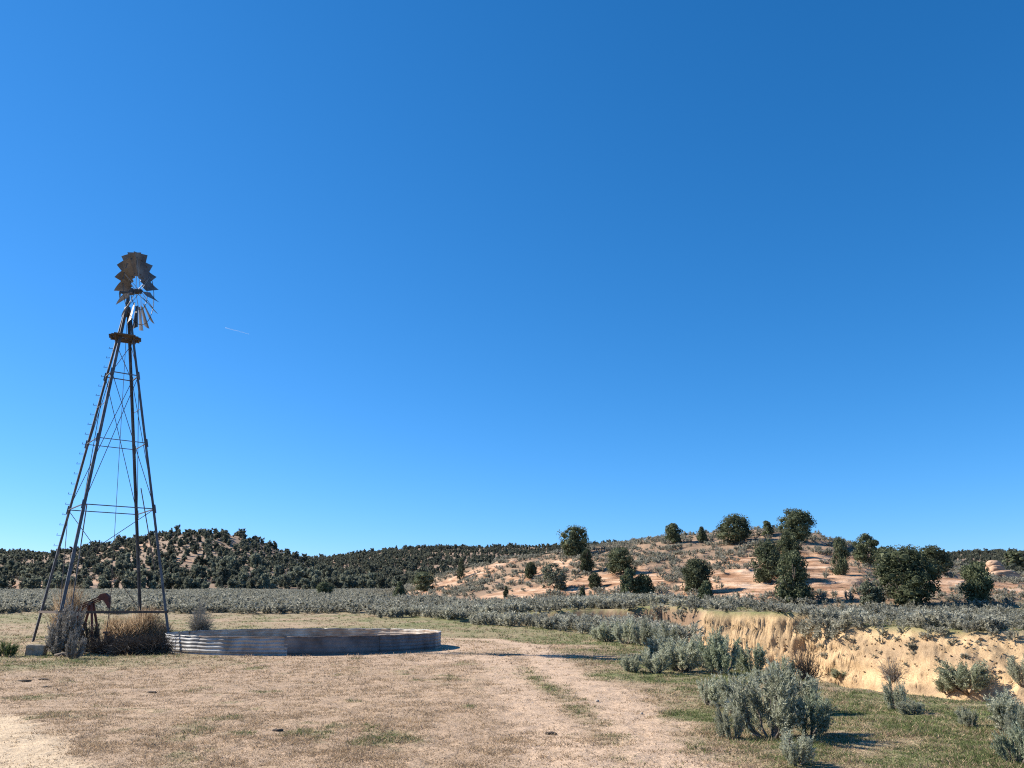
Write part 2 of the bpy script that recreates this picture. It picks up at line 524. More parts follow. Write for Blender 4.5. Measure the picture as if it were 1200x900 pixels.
M['zinc_dull'] = rough_material('dull_galvanised_sheet', [(.30, (.05, .047, .046)), (.5, (.105, .103, .106)), (.72, (.19, .188, .19))], 1.3, .65, .2, .2, .004, .35)
M['limed'] = rough_material('limed_inner_sheet', [(.30, (.20, .135, .10)), (.46, (.34, .26, .20)), (.62, (.50, .44, .37)), (.8, (.62, .57, .50))], 1.1, .9, 0, .25, .006, .15, stretch=(1, 1, 2.5))
M['rust'] = rough_material('rusty_rim', [(.35, (.13, .075, .05)), (.6, (.24, .19, .16)), (.8, (.38, .35, .31))], 5, .8, .2, .3, .003)
M['red'] = rough_material('faded_red_paint', [(.3, (.07, .028, .02)), (.6, (.14, .042, .03)), (.8, (.19, .08, .06))], 4, .7, 0, .2, .003)
M['concrete'] = rough_material('weathered_concrete', [(.3, (.22, .175, .125)), (.7, (.43, .36, .28))], 6, .95, 0, .5, .01)
M['dung'] = rough_material('dry_dung', [(.3, (.03, .022, .016)), (.7, (.085, .062, .045))], 14, .95, 0, .8, .02)
M['stone'] = rough_material('pale_stone', [(.3, (.28, .23, .18)), (.7, (.48, .42, .35))], 9, .95, 0, .5, .01)
M['earth'] = rough_material('yellow_earth', [(.3, (.30, .20, .115)), (.7, (.46, .33, .19))], 3, .95, 0, .6, .03, .1)
M['sandstone'] = rough_material('banded_sandstone', [(.32, (.24, .135, .085)), (.5, (.40, .26, .175)), (.7, (.52, .37, .27))], 1.0, .95, 0, .8, .12, .1, stretch=(.5, .5, 2.2))

# ------------------------------------------------------------------ build the terrain grid
rows = np.concatenate([np.arange(-14, 6, 1.0), np.arange(6, 20, .07), np.arange(20, 30, .14), np.arange(30, 38, .09), np.arange(38, 46.5, .045), np.arange(46.5, 48, .1), np.arange(48, 90, .2),
                       np.arange(90, 170, .45), np.arange(170, 760, 4.), np.array([800, 900, 1050, 1300, 1800, 2400, 3200.])])
scol = np.concatenate([np.arange(-1.8, -.98, .02), np.arange(-.98, -.70, .005), np.arange(-.70, .1, .0023), np.arange(.1, .72, .0017), np.arange(.72, .98, .004), np.arange(.98, 1.82, .02)])
nr, nc = len(rows), len(scol)
GX = scol[None, :] * np.where(rows > 6, rows, 6 + (6 - rows) * .3)[:, None]
GY = np.repeat(rows[:, None], nc, 1)
gx, gy = GX.ravel(), GY.ravel()
gz, frac, rmask, wmask = terrain(gx, gy)

# the earth banks weather into ledges, hollows and clods: push their faces in and out in 3-D
wf = sstep(.03, .2, frac) * (gx > 9) * (gy > 24) * (gy < 60)
cl_ = 1 - sstep(15.2, 16.8, gx)
ledge = np.abs(((gz * 1.15 + .25 * fbm(gx, gy, 1.5, 85, 2)) % 1.0) - .5) * 2
psh = cl_ * (.22 * (ledge - .5) + .34 * fbm(gx * 1.3, gz * 1.1 + 40, .9, 86, 4) + .16 * fbm(gx * 1.6, gz * 1.6, .28, 87, 3)) + (1 - cl_) * (.30 * fbm(gx + .5 * gz, gz * 1.2, .9, 88, 4) + .16 * fbm(gx, gz * 1.5, .3, 89, 3))
gy = gy - wf * psh * .65; gx = gx - wf * psh * .45
GY = gy.reshape(nr, nc)

g_, bare_, sand_ = masks(gx, gy)
nA, nB, nC = fbm(gx, gy, 1.4, 71, 4), fbm(gx, gy, 6.0, 72, 4), fbm(gx, gy, 0.35, 73, 3)


def lerp(a, b, t): return a + (np.array(b) - a) * t[:, None]


dry = np.tile(np.array([.375, .270, .180]), (len(gx), 1)) * (1 + .14 * nA + .10 * nC)[:, None]
dry = lerp(dry, (.37, .265, .185), np.clip(.5 + .8 * nB, 0, 1) * .6)
gc = lerp(dry, (.140, .158, .062), g_ * .88)
gc = lerp(gc, (.475, .345, .242), bare_ * .95)
gc = lerp(gc, (.52, .40, .27), sand_)
far_flat = sstep(62, 85, gy)
gc = lerp(gc, (.30, .235, .165), far_flat * (1 - .4 * np.clip(nB, 0, 1)))
wash = sstep(0.0, .12, frac)
slope_t = sstep(15.2, 16.8, gx)
nW = fbm(gx + .4 * gy, gz * 1.7 + .2 * gy, .8, 91, 4); nV = fbm(gx * 1.0 + .3 * gy, gz * 1.1, .22, 92, 3)
wc = np.tile(np.array([.46, .322, .185]), (len(gx), 1)) * (1 + .22 * nW + .22 * nV)[:, None]
wc = wc * (1 + .13 * np.sin(gz * 8 + 1.5 * nW) * (1 - slope_t * .7))[:, None]
wc = lerp(wc, (.23, .165, .11), np.clip(.15 + 1.7 * fbm(gx + .5 * gy, gz * 1.5, .9, 74, 4), 0, 1) * (.25 + .75 * slope_t) * .7)
wc = lerp(wc, (.20, .135, .09), sstep(45.5, 50, gy))
gc = lerp(gc, wc, np.zeros(len(gx)) + 0)
gc = gc + (wc - gc) * wash[:, None]
# right hill soil and bare rock
hillc = np.tile(np.array([.29, .20, .135]), (len(gx), 1)) * (1 + .18 * nB + .12 * nA)[:, None]
pxg = 600 + 968.6 * gx / np.maximum(gy, 3)
gc = gc + (hillc - gc) * (rmask * sstep(58, 68, gy))[:, None]
woodc = np.tile(np.array([.27, .195, .14]), (len(gx), 1)) * (1 + .25 * fbm(gx, gy, 25, 75, 4))[:, None]
gc = gc + (woodc - gc) * (sstep(180, 210, gy))[:, None]
rock = np.zeros(len(gx))
hot = [(510, 690, 34, 12), (545, 676, 40, 9), (640, 668, 30, 9), (690, 690, 60, 12), (735, 685, 40, 14), (865, 685, 55, 20), (960, 665, 38, 18),
       (985, 690, 40, 16), (1005, 660, 45, 10), (1150, 688, 60, 14), (440, 691, 40, 6), (600, 700, 60, 6), (905, 655, 40, 8)]
mm = rmask & (gy < 140)
pp = project((gx[mm], gy[mm], gz[mm]))
rk = np.zeros(mm.sum())
for hx, hy, wx, wy in hot:
    c = hit(hx, hy)
    # rock benches follow the slope: centred where they stand, sized in metres
    sx = wx / 933 * c[1]; sy = max(4.0, wy / 933 * c[1] * 4.0)
    sx, sy = sx * 1.2, sy * 1.2
    rk = np.maximum(rk, np.exp(-(((gx[mm] - c[0]) / sx) ** 2 + ((gy[mm] - c[1]) / sy) ** 2)))
rk = sstep(.22, .42, rk + .30 * fbm(gx[mm], gy[mm], 6, 76, 4) + .12 * fbm(gx[mm], gy[mm], 1.2, 77, 3))
rock[mm] = rk
mw = wmask & (gy > 190)
rock[mw] = sstep(.30, .5, fbm(gx[mw], gy[mw], 22, 78, 4)) * .8

idx = np.arange(nr * nc).reshape(nr, nc)
quads = np.stack([idx[:-1, :-1], idx[:-1, 1:], idx[1:, 1:], idx[1:, :-1]], -1).reshape(-1, 4)
q0 = quads[:, 0]
zone = np.zeros(len(quads), int)
zone[(frac[quads] > 0).any(1)] = 1
zone[(rmask[quads].all(1)) & (GY.ravel()[q0] > 56) & (zone == 0)] = 2
zone[(GY.ravel()[q0] > 178)] = 3
allV = np.stack([gx, gy, gz], 1)
for zi, nm, lab, cat in ((0, 'ground', 'dry trampled meadow with faint vehicle tracks running to the stock tank', 'ground'),
                         (1, 'dry_wash', 'dry wash with bare yellow earth banks on the right', 'dry wash'),
                         (2, 'sandstone_hill', 'low pink sandstone hill dotted with junipers', 'hill'),
                         (3, 'hills', 'far wooded hills along the horizon', 'hills')):
    q = quads[zone == zi]
    used, inv = np.unique(q.ravel(), return_inverse=True)
    o = mesh_np(nm, allV[used], inv.reshape(-1, 4), M['soil'], smooth=True, cols={'gcol': gc[used], 'rock': rock[used]})
    tag(o, lab, cat, kind='structure')

# ------------------------------------------------------------------ plant meshes
import bmesh
_b = bmesh.new(); bmesh.ops.create_icosphere(_b, subdivisions=1, radius=1.0)
ICO_V = np.array([v.co for v in _b.verts]); ICO_F = np.array([[v.index for v in f.verts] for f in _b.faces]); _b.free()


def rdir(n, g):
    d = g.normal(size=(n, 3)); return d / np.linalg.norm(d, axis=1)[:, None]


def tris(P, size, g, up=None, slim=1.0):
    """one small leaf-spray triangle per point"""
    n = len(P)
    a = rdir(n, g)
    if up is not None: a = a * (1 - up[1]) + np.array(up[0]) * up[1]
    a /= np.linalg.norm(a, axis=1)[:, None]
    b = np.cross(a, rdir(n, g)); b /= np.linalg.norm(b, axis=1)[:, None]
    s = np.asarray(size).reshape(-1, 1) * np.ones((n, 1))
    V = np.stack([P - a * s * .5 + b * s * .45 * slim, P - a * s * .5 - b * s * .45 * slim, P + a * s * .7], 1).reshape(-1, 3)
    return V, np.arange(3 * n).reshape(-1, 3)


def merge(parts):
    Vs, Ts, off = [], [], 0
    for V, T in parts:
        Vs.append(V); Ts.append(T + off); off += len(V)
    return np.concatenate(Vs), np.concatenate(Ts)


def crown(g, shape='round', n=3000, leaf=.05, lobes=16, core=.72, bottom=.05):
    """unit crown: height 1, half width .5"""
    C, Rr = [], []
    while len(C) < lobes:
        z = g.uniform(bottom + .08, .9)
        u = (z - bottom) / (1 - bottom)
        if shape == 'cone': env = .5 * (1 - u) ** .75 * min(1, 2.5 * u + .45)
        elif shape == 'block': env = .5 * min(1, (1 - u) * 3.2) ** .5 * min(1, .62 + u * .9)
        elif shape == 'spread': env = .5 * math.sqrt(max(0, 1 - (2 * abs(u - .58)) ** 2.2)) 
        elif shape == 'tall': env = .5 * max(.05, 1 - u ** 2.4) ** .62 * min(1, .72 + 1.2 * u)
        else: env = .5 * math.sqrt(max(0.02, 1 - (2 * abs(u - .42)) ** 2.6))
        r = g.uniform(.085, .175) * (1 if shape != 'cone' else .75 + .3 * (1 - u))
        if shape == 'open': r *= .72
        r = min(r, max(.06, env * .9))
        a = g.uniform(0, 2 * math.pi); rad = max(0, env - r * .9) * math.sqrt(g.uniform(.05, 1))
        if z + r > 1.0: z = 1.0 - r
        C.append((rad * math.cos(a), rad * math.sin(a), z)); Rr.append(r)
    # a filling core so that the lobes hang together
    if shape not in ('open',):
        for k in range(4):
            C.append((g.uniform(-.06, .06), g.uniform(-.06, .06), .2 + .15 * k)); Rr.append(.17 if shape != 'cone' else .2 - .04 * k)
    C, Rr = np.array(C), np.array(Rr)
    w = Rr ** 2 / (Rr ** 2).sum()
    k = g.choice(len(C), size=int(n * 1.7), p=w)
    P = C[k] + rdir(len(k), g) * (Rr[k] * (.74 + .46 * g.random(len(k)) ** 1.6))[:, None]
    d = np.linalg.norm(P[:, None, :] - C[None], axis=2) / Rr[None]
    d[np.arange(len(k)), k] = 9
    P = P[(d.min(1) > .78) & (P[:, 2] > 0.0)][:n]
    parts = [tris(P, leaf * g.uniform(.6, 1.35, len(P)), g)]
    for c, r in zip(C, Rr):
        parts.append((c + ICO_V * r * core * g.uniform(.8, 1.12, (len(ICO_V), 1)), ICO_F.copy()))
    return merge(parts)


def trunk_mb(g, h, r, limbs=5):
    m = MB()
    p = np.array((0., 0, -.12)); pts, rad = [p], [r * 1.35]
    for k in range(1, 6):
        p = p + np.array((g.normal() * .05 * h, g.normal() * .05 * h, h * .15)); pts.append(p); rad.append(r * (1 - .15 * k))
    m.tube(pts, rad, 7)
    for k in range(limbs):
        b = pts[1 + k % 4]; a = g.uniform(0, 6.28)
        e = b + np.array((math.cos(a) * h * .25, math.sin(a) * h * .25, h * g.uniform(.1, .3)))
        mid = (b + e) / 2 + np.array((0, 0, -.03 * h))
        m.tube([b, mid, e], [r * .5, r * .35, r * .12], 5)
    return m


def make_tree(name, base, h, w, shape, seed, label, mat='juniper', n=3200, cat='tree', group=None, lean=0):
    g = np.random.default_rng(seed)
    root = empty(name, (base[0], base[1], base[2] - .05), label, cat, group)
    trunk_mb(g, h, .035 * h + .03).build('trunk', M['bark'], root, smooth=True)
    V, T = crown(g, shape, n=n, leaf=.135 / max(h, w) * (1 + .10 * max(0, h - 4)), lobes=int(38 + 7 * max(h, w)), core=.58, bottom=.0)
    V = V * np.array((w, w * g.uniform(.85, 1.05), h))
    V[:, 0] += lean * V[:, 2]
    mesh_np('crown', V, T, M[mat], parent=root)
    return root


def sage_mesh(g, clumps=11, twigs=26, leaves=16, leaf=.05, stems=True, flop=.25, bare=.0):
    """unit bush: height about 1, half width .5; returns (stem MB, leaf V, T)"""
    sm = MB() if stems else None
    P, D = [], []
    for c in range(clumps):
        a = g.uniform(0, 6.283); rr = .40 * math.sqrt(g.uniform(0, 1))
        top = np.array((rr * math.cos(a), rr * math.sin(a), g.uniform(.38, .72) * (1 - .55 * rr)))
        b0 = np.array((g.normal() * .03, g.normal() * .03, -.06))
        mid = b0 * .5 + top * .5 + np.array((rr * math.cos(a) * .25, rr * math.sin(a) * .25, -.08))
        if stems: sm.tube([b0, mid, top], [.022, .016, .009], 5)
        for t in range(twigs):
            s0 = mid + (top - mid) * g.uniform(-.25, 1.0)
            d = np.array((math.cos(a) * rr * 1.9, math.sin(a) * rr * 1.9, .75)) + g.normal(size=3) * np.array((.30, .30, flop))
            d /= np.linalg.norm(d)
            ln = g.uniform(.16, .34)
            e = s0 + d * ln
            if stems and t % 3 == 0: sm.tube([s0, e], [.006, .003], 3, cap=False)
            u = g.uniform(.2, 1.05, leaves)
            q = s0 + d * ln * u[:, None] + g.normal(size=(leaves, 3)) * .018
            if g.random() > bare:
                P.append(q); D.append(np.repeat(d[None], leaves, 0))
    P, D = np.concatenate(P), np.concatenate(D)
    n = len(P)
    a = D + g.normal(size=(n, 3)) * .55; a /= np.linalg.norm(a, axis=1)[:, None]
    b = np.cross(a, rdir(n, g)); b /= np.linalg.norm(b, axis=1)[:, None]
    s = (leaf * g.uniform(.6, 1.4, n))[:, None]
    V = np.stack([P - a * s * .3 + b * s * .2, P - a * s * .3 - b * s * .2, P + a * s * .8], 1).reshape(-1, 3)
    return sm, V, np.arange(3 * n).reshape(-1, 3)


def twig_mesh(g, n=260, thick=.006, spread=1.0, curl=.25, droop=0.0):
    """tangle of dry stalks: V, T of thin three-sided spikes; unit height, half width .5"""
    Vs, Ts, off = [], [], 0
    for k in range(n):
        a = g.uniform(0, 6.283); el = g.uniform(.1, 1.5)
        p = np.array((g.normal() * .06, g.normal() * .06, 0.0)) + np.array((math.cos(a), math.sin(a), 0)) * .2 * g.random() * spread
        d = np.array((math.cos(a) * math.cos(el) * spread, math.sin(a) * math.cos(el) * spread, math.sin(el) + .15))
        d /= np.linalg.norm(d)
        ln = g.uniform(.3, 1.0) * (.5 + .5 * math.sin(el) if spread <= 1 else .6)
        pts = [p]
        for s in range(3):
            d = d + g.normal(size=3) * curl + np.array((0, 0, -droop * s)); d /= np.linalg.norm(d)
            pts.append(pts[-1] + d * ln / 3)
        for s in range(3):
            p0, p1 = pts[s], pts[s + 1]
            dd = p1 - p0; x = np.cross(dd, g.normal(size=3)); x /= np.linalg.norm(x) + 1e-9
            w = thick * (1.2 - .3 * s)
            Vs.append(np.array([p0 - x * w, p0 + x * w, p1])); Ts.append(np.array([[off, off + 1, off + 2]])); off += 3
            y = np.cross(dd, x); y /= np.linalg.norm(y) + 1e-9
            Vs.append(np.array([p0 - y * w, p0 + y * w, p1])); Ts.append(np.array([[off, off + 1, off + 2]])); off += 3
    return np.concatenate(Vs), np.concatenate(Ts)


def scatter_mesh(V, T, pos, scl, rot):
    """many copies merged into one array"""
    n = len(pos)
    c, s = np.cos(rot)[:, None], np.sin(rot)[:, None]
    x = (V[None, :, 0] * c - V[None, :, 1] * s) * scl[:, :1] + pos[:, 0:1]
    y = (V[None, :, 0] * s + V[None, :, 1] * c) * scl[:, :1] + pos[:, 1:2]
    z = V[None, :, 2] * scl[:, 1:2] + pos[:, 2:3]
    W = np.stack([x, y, z], -1).reshape(-1, 3)
    TT = (T[None] + (np.arange(n) * len(V))[:, None, None]).reshape(-1, 3)
    return W, TT

#PART2
# ------------------------------------------------------------------ windmill
def ground_at(x, y): return H(x, y)


wz = ground_at(*WM)
wm = empty('windmill', (WM[0], WM[1], wz), 'tall dark steel windpump tower with a bladed wheel, beside the stock tank', 'windmill')
O = np.array((WM[0], WM[1], wz))
apex = at(149.5, 360, WM[1])
hd = 2.99
th = R(6)
cor = {'A': np.array((-math.cos(th), math.sin(th))), 'D': np.array((math.cos(th), -math.sin(th))),
       'B': np.array((-math.sin(th), -math.cos(th))), 'C': np.array((math.sin(th), math.cos(th)))}
feet, tops = {}, {}
for k, v in cor.items():
    p = WM + v * hd
    feet[k] = np.array((p[0], p[1], ground_at(p[0], p[1]) - .25))
    tops[k] = apex + np.array((v[0] * .13, v[1] * .13, 0))
axis0 = np.array((WM[0], WM[1], wz))


def s_of(py):
    lo, hi = 0.0, 1.2
    for _ in range(40):
        m = (lo + hi) / 2
        if project(axis0 + (apex - axis0) * m)[1] > py: lo = m
        else: hi = m
    return lo


def on_leg(k, s):
    z = axis0[2] + (apex[2] - axis0[2]) * s
    f = (z - feet[k][2]) / (tops[k][2] - feet[k][2])
    return feet[k] + (tops[k] - feet[k]) * f


for k in 'ABCD':
    m = MB(); cen = (axis0 + apex) / 2
    m.angle(feet[k], tops[k], .095, .014, toward=(cen[0], cen[1], (feet[k][2] + tops[k][2]) / 2))
    for py in (597, 520, 441):                       # splice plates
        s = s_of(py); p, q = on_leg(k, s - .012), on_leg(k, s + .012)
        m.bar(p, q, .075, .075)
    m.build('leg', M['steel'], wm, off=O)
order = 'ABDC'
for py, w in ((717, .11), (597, .045), (520, .035), (478, .02), (441, .045)):
    s = s_of(py)
    for i in range(4):
        a, b = order[i], order[(i + 1) % 4]
        if py == 478 and i % 2: continue
        if py == 717 and (a, b) == ('C', 'A'): continue
        m = MB(); m.bar(on_leg(a, s), on_leg(b, s), w, w * .8)
        m.build('girt', M['wood'] if py == 717 else M['steel'], wm, off=O)
lev = [s_of(p) for p in (717, 597, 441, 400)]
for li in range(3):
    for i in range(4):
        a, b = order[i], order[(i + 1) % 4]
        if li == 0:
            if i == 2: continue
            if i == 0: pr = [(b, 0, a, 1)]
            elif i == 1: pr = [(a, .42, b, 1)]
            else: pr = [(a, 0, b, 1)]
        else:
            pr = [(a, 0, b, 1), (b, 0, a, 1)]
            if li == 2: pr = pr[:1]
        for (u, f0, v, f1) in pr:
            m = MB()
            p = on_leg(u, lev[li] + (lev[li + 1] - lev[li]) * f0); q = on_leg(v, lev[li] + (lev[li + 1] - lev[li]) * f1)
            m.tube([p, q], .014, 5)
            m.build('brace_rod', M['rod'], wm, off=O)
# climbing pegs on the left leg, pump rod, loose conduit
for s in np.arange(s_of(702), s_of(402), .030):
    m = MB(); p = on_leg('A', s)
    m.bar(p + (-.02, 0, 0), p + (-.17, .03, 0.0), .016)
    m.bar(p + (-.20, .03, -.01), p + (-.19, .03, .08), .014)
    m.build('climbing_peg', M['rod'], wm, off=O)
m = MB(); m.tube([axis0 + (0.15, .2, .2), apex + (0, 0, .2)], .010, 6); m.build('pump_rod', M['rod'], wm, off=O)
m = MB()
p0 = feet['B'] + (.25, .5, .3)
m.tube([p0, on_leg('B', s_of(597)) + (.05, .18, 0)], .022, 6); m.build('pipe', M['zinc_dull'], wm, off=O)
m = MB(); m.tube([on_leg('D', s_of(668)) + (-.35, .15, 0), on_leg('D', s_of(572)) + (-.55, .2, 0)], .02, 6)
m.build('pipe', M['rod'], wm, off=O)

# service platform: two plank halves on cross bearers
sp = s_of(396); pc = axis0 + (apex - axis0) * sp
ax = np.array((math.cos(R(24)), math.sin(R(24)), -.02)); ay = np.array((-math.sin(R(24)), math.cos(R(24)), .03)); az_ = np.cross(ax, ay)
pl = MB()
for sgn in (-1, 1):
    for k in range(3):
        pl.box(pc + ay * sgn * (.17 + .19 * k) + az_ * (.0 - .02 * k * (sgn > 0)), (1.28 - .22 * k, .17, .045), (ax, ay, az_))
for sgn in (-1, 1):
    pl.box(pc + ax * sgn * .36 - az_ * .07, (.07, 1.1, .08), (ax, ay, az_))
    pl.box(pc + ax * sgn * .55 - az_ * .03 , (.05, .62, .11), (ax, ay, az_))
pl.build('platform', M['wood'], wm, off=O)

# head: mast pipe, gearbox, tail, wheel
hubc = at(161.5, 341.5, WM[1] - .05)
axd = np.array((math.sin(R(90)), math.cos(R(90)), 0.03)); axd /= np.linalg.norm(axd)
mastc = np.array((apex[0], apex[1], hubc[2]))
gear = hubc - axd * .42
m = MB(); m.tube([apex + (0, 0, -.45), np.array((apex[0] * .5 + gear[0] * .5, apex[1] * .5 + gear[1] * .5, gear[2] - .30)), gear + (0, 0, -.12)], [.085, .075, .07], 8)
m.build('mast_pipe', M['steel'], wm, off=O, smooth=True)
side = np.cross(axd, (0, 0, 1)); side /= np.linalg.norm(side); upv = np.cross(side, axd)
m = MB()
m.box(gear, (.46, .26, .24), (axd, side, upv)); m.box(gear - upv * .02 - axd * .1, (.30, .34, .16), (axd, side, upv))
m.tube([gear + upv * .10 - axd * .12, gear + upv * .24 - axd * .12], [.10, .06], 8)
gb = m.build('gearbox', M['steel'], wm, off=O)
tl = np.array((-math.cos(R(8)), math.sin(R(8)), -.02)) ; tl /= np.linalg.norm(tl)
t0 = gear + tl * .1; t1 = gear + tl * .42
m = MB(); m.bar(t0 + (0, 0, .06), t1 + (0, 0, .05), .05); m.bar(t0 - (0, 0, .07), t1 + (0, 0, -.03), .04)
tb = m.build('tail_bone', M['steel'], wm, off=O)
tv = np.array((-.35, .90, .0)); tv /= np.linalg.norm(tv)
m = MB()
for k in range(3):
    m.box(t1 + tv * (.02 + .2 * k) + np.array((0, 0, 0)), (.20, .012, .26 + .06 * k), (tv, np.cross(tv, (0, 0, 1)), (0, 0, 1)))
m.build('tail_vane', M['blade'], wm, off=O)

RW = 1.72
NB = 18
m = MB(); m.tube([hubc - axd * .12, hubc + axd * .14], [.13, .12], 10); m.tube([hubc + axd * .14, hubc + axd * .22], [.07, .04], 8)
m.build('hub', M['steel'], wm, off=O)


def wheel_pt(r, a, off=0.0): return hubc + (side * math.cos(a) + upv * math.sin(a)) * r + axd * off


PIT = R(40)
g = np.random.default_rng(3)
for k in range(NB):
    a0 = 2 * math.pi * (k + .35) / NB
    rad = side * math.cos(a0) + upv * math.sin(a0)
    tan = -side * math.sin(a0) + upv * math.cos(a0)
    pit = PIT + g.normal() * .05
    ch = tan * math.cos(pit) + axd * math.sin(pit)       # chord direction
    nr_ = np.cross(rad, ch)
    rows_ = []
    for r, wd in ((.40 * RW, .30), (.70 * RW, .46), (RW * (1 + .015 * g.normal()), .64)):
        for q in np.linspace(-.5, .5, 5):
            rows_.append(hubc + rad * r + ch * q * wd + nr_ * (.25 - q * q) * .22 * wd)
    f = []
    for i in range(2):
        for j in range(4):
            b = i * 5 + j; f.append((b, b + 1, b + 6, b + 5))
    v2 = [p + nr_ * .006 for p in rows_]
    mb = MB(); n = len(rows_)
    f2 = [tuple(n + i for i in reversed(q)) for q in f]
    edge = [0, 1, 2, 3, 4, 9, 14, 13, 12, 11, 10, 5]
    f3 = [(edge[i], edge[(i + 1) % 12], n + edge[(i + 1) % 12], n + edge[i]) for i in range(12)]
    mb.add(rows_ + v2, f + f2 + f3)
    mb.build('blade', M['blade'], wm, off=O)
for rr, of in ((.47 * RW, .05), (.86 * RW, .06)):
    m = MB(); m.tube([wheel_pt(rr, 2 * math.pi * k / 36, of) for k in range(37)], .016, 5, cap=False); m.build('wheel_ring', M['steel'], wm, off=O)
for k in range(6):
    a = 2 * math.pi * (k + .15) / 6
    m = MB(); m.tube([wheel_pt(.1, a + .15, -.08), wheel_pt(.86 * RW, a, .06)], .014, 5); m.tube([wheel_pt(.1, a - .15, .12), wheel_pt(.86 * RW, a, .06)], .012, 5)
    m.build('spoke', M['zinc'], wm, off=O)

# ------------------------------------------------------------------ stock tank
tz = -.02
tank = empty('stock_tank', (TK[0], TK[1], tz), 'low round corrugated metal stock tank with a dark patched panel', 'stock tank')
HT = .605
seams = [-84 + 36 * k for k in range(10)]
g = np.random.default_rng(9)
for k, s0 in enumerate(seams):
    amp, per = (.004, .13) if k == 0 else (.0085, .118)
    roff = .010 * (k % 2) + .004
    nt_, nz_ = 28, 44
    V, T = [], []
    for lay in (0, 1):
        for i in range(nt_ + 1):
            a = R(s0 - .6 + 37.2 * i / nt_)
            dent = .02 * math.sin(i * .9 + k * 2) + .03 * float(fbm(np.array([i * .6]), np.array([k * 9.]), 2.0, 5, 2)[0])
            for j in range(nz_ + 1):
                z = HT * j / nz_
                r = TK_R + roff + amp * math.sin(2 * math.pi * z / per) + dent * (z / HT) ** 2 * (1.0 if k else 1.3) - .012 * lay
                if k == 0 and 3 < i < 9 and z > .45: r += .05 * (z - .45) / .2 * math.sin((i - 3) / 6 * math.pi)
                V.append((r * math.cos(a), r * math.sin(a), z + .012 * math.sin(i * .7 + k) * (z / HT)))
    st = nz_ + 1; lay_n = (nt_ + 1) * st
    mi = []
    for lay in (0, 1):
        for i in range(nt_):
            for j in range(nz_):
                b = lay * lay_n + i * st + j
                T.append((b, b + st, b + st + 1, b + 1) if lay == 0 else (b, b + 1, b + st + 1, b + st)); mi.append(lay)
    for i in range(nt_):
        b = i * st + nz_
        T.append((b, b + st, b + st + lay_n, b + lay_n)); mi.append(0)
    o = mesh_np('wall_panel', V, T, [M['zinc_dull'] if k in (0, 1) else M['zinc'], M['limed']], mi=mi, smooth=True, parent=tank)
    if k == 0: o['label'] = 'flat dark patched front panel'
    m = MB()
    m.tube([((TK_R + roff) * math.cos(R(s0 + 36 * i / 12)), (TK_R + roff) * math.sin(R(s0 + 36 * i / 12)), HT + .008 + .010 * math.sin(i * 1.6 + k)) for i in range(13)], .017, 6)
    m.build('rim', M['rust'] if k in (0, 1, 9) else M['zinc'], tank, smooth=True)
mud_v = [(0, 0, .06)]
mud_f = []
for i in range(48):
    a = 2 * math.pi * i / 48
    mud_v.append((5.3 * math.cos(a), 5.3 * math.sin(a), .10))
    mud_f.append((0, 1 + i, 1 + (i + 1) % 48))
m = MB(); m.add(mud_v, mud_f); m.build('mud_floor', M['concrete'], tank)

# ------------------------------------------------------------------ pump jack
PY = 32.6
bz = ground_at(-15.9, PY)
pj = empty('pump_jack', (-15.9, PY, bz), 'small rusty red pump jack nodding between the windmill legs', 'pump jack')
OP = np.array((-15.9, PY, bz))
PJ = lambda px, py: at(px, py, PY)
m = MB(); a, b = PJ(95, 711), PJ(119, 700.5)
d = (b - a) / np.linalg.norm(b - a); n_ = np.cross((0, -1, 0), d)
m.bar(a, b, .12, .035); m.bar(a + n_ * .07, b + n_ * .07, .14, .02); m.bar(a - n_ * .07, b - n_ * .07, .14, .02)
m.build('walking_beam', M['red'], pj, off=OP)
hp = [PJ(*p) for p in ((116, 699), (119, 696), (124.5, 695), (128, 699), (128.6, 706), (128, 713), (125.5, 709), (123, 704), (118, 703))]
mb = MB(); n = len(hp)
mb.add([p + (0, -.09, 0) for p in hp] + [p + (0, .09, 0) for p in hp], [tuple(range(n)), tuple(range(2 * n - 1, n - 1, -1))] + [(i, n + i, n + (i + 1) % n, (i + 1) % n) for i in range(n)])
mb.build('horse_head', M['red'], pj, off=OP)
top = PJ(107, 707)
for sx in (-1, 1):
    for sy in (-1, 1):
        m = MB(); m.bar((top[0] + sx * .42, PY + sy * .3, bz - .1), top + (sx * .05, sy * .07, 0), .07)
        m.build('samson_post', M['red'], pj, off=OP)
m = MB(); m.box(top, (.12, .26, .14)); m.build('saddle_bearing', M['rod'], pj, off=OP)
wx = PJ(127.5, 720)[0]
m = MB(); m.tube([(wx, PY, bz + .3), (wx, PY, PJ(127, 712)[2])], .016, 6); m.tube([(wx - .03, PY, PJ(127, 713)[2]), (wx - .02, PY, PJ(127, 690)[2])], .012, 6)
m.build('polished_rod', M['rod'], pj, off=OP)
m = MB(); m.tube([(wx, PY, bz - .1), (wx, PY, bz + .42)], .06, 8); m.box((wx, PY, bz + .42), (.2, .2, .08)); m.tube([(wx, PY, bz + .25), (wx + .3, PY, bz + .25)], .035, 6)
m.build('wellhead', M['rod'], pj, off=OP)
m = MB(); m.box((top[0] - .95, PY, bz + .22), (.5, .4, .4)); m.tube([(top[0] - .95, PY - .3, bz + .35), (top[0] - .95, PY + .3, bz + .35)], .2, 12)
m.build('gear_reducer', M['red'], pj, off=OP)
for sy in (-1, 1):
    m = MB(); m.bar((top[0] - .95, PY + sy * .3, bz + .35), a + (0.05, sy * .1, 0), .045); m.build('pitman_arm', M['red'], pj, off=OP)
m = MB(); m.box((top[0] - .35, PY, bz + .02), (2.1, .6, .1)); m.build('skid', M['rod'], pj, off=OP)

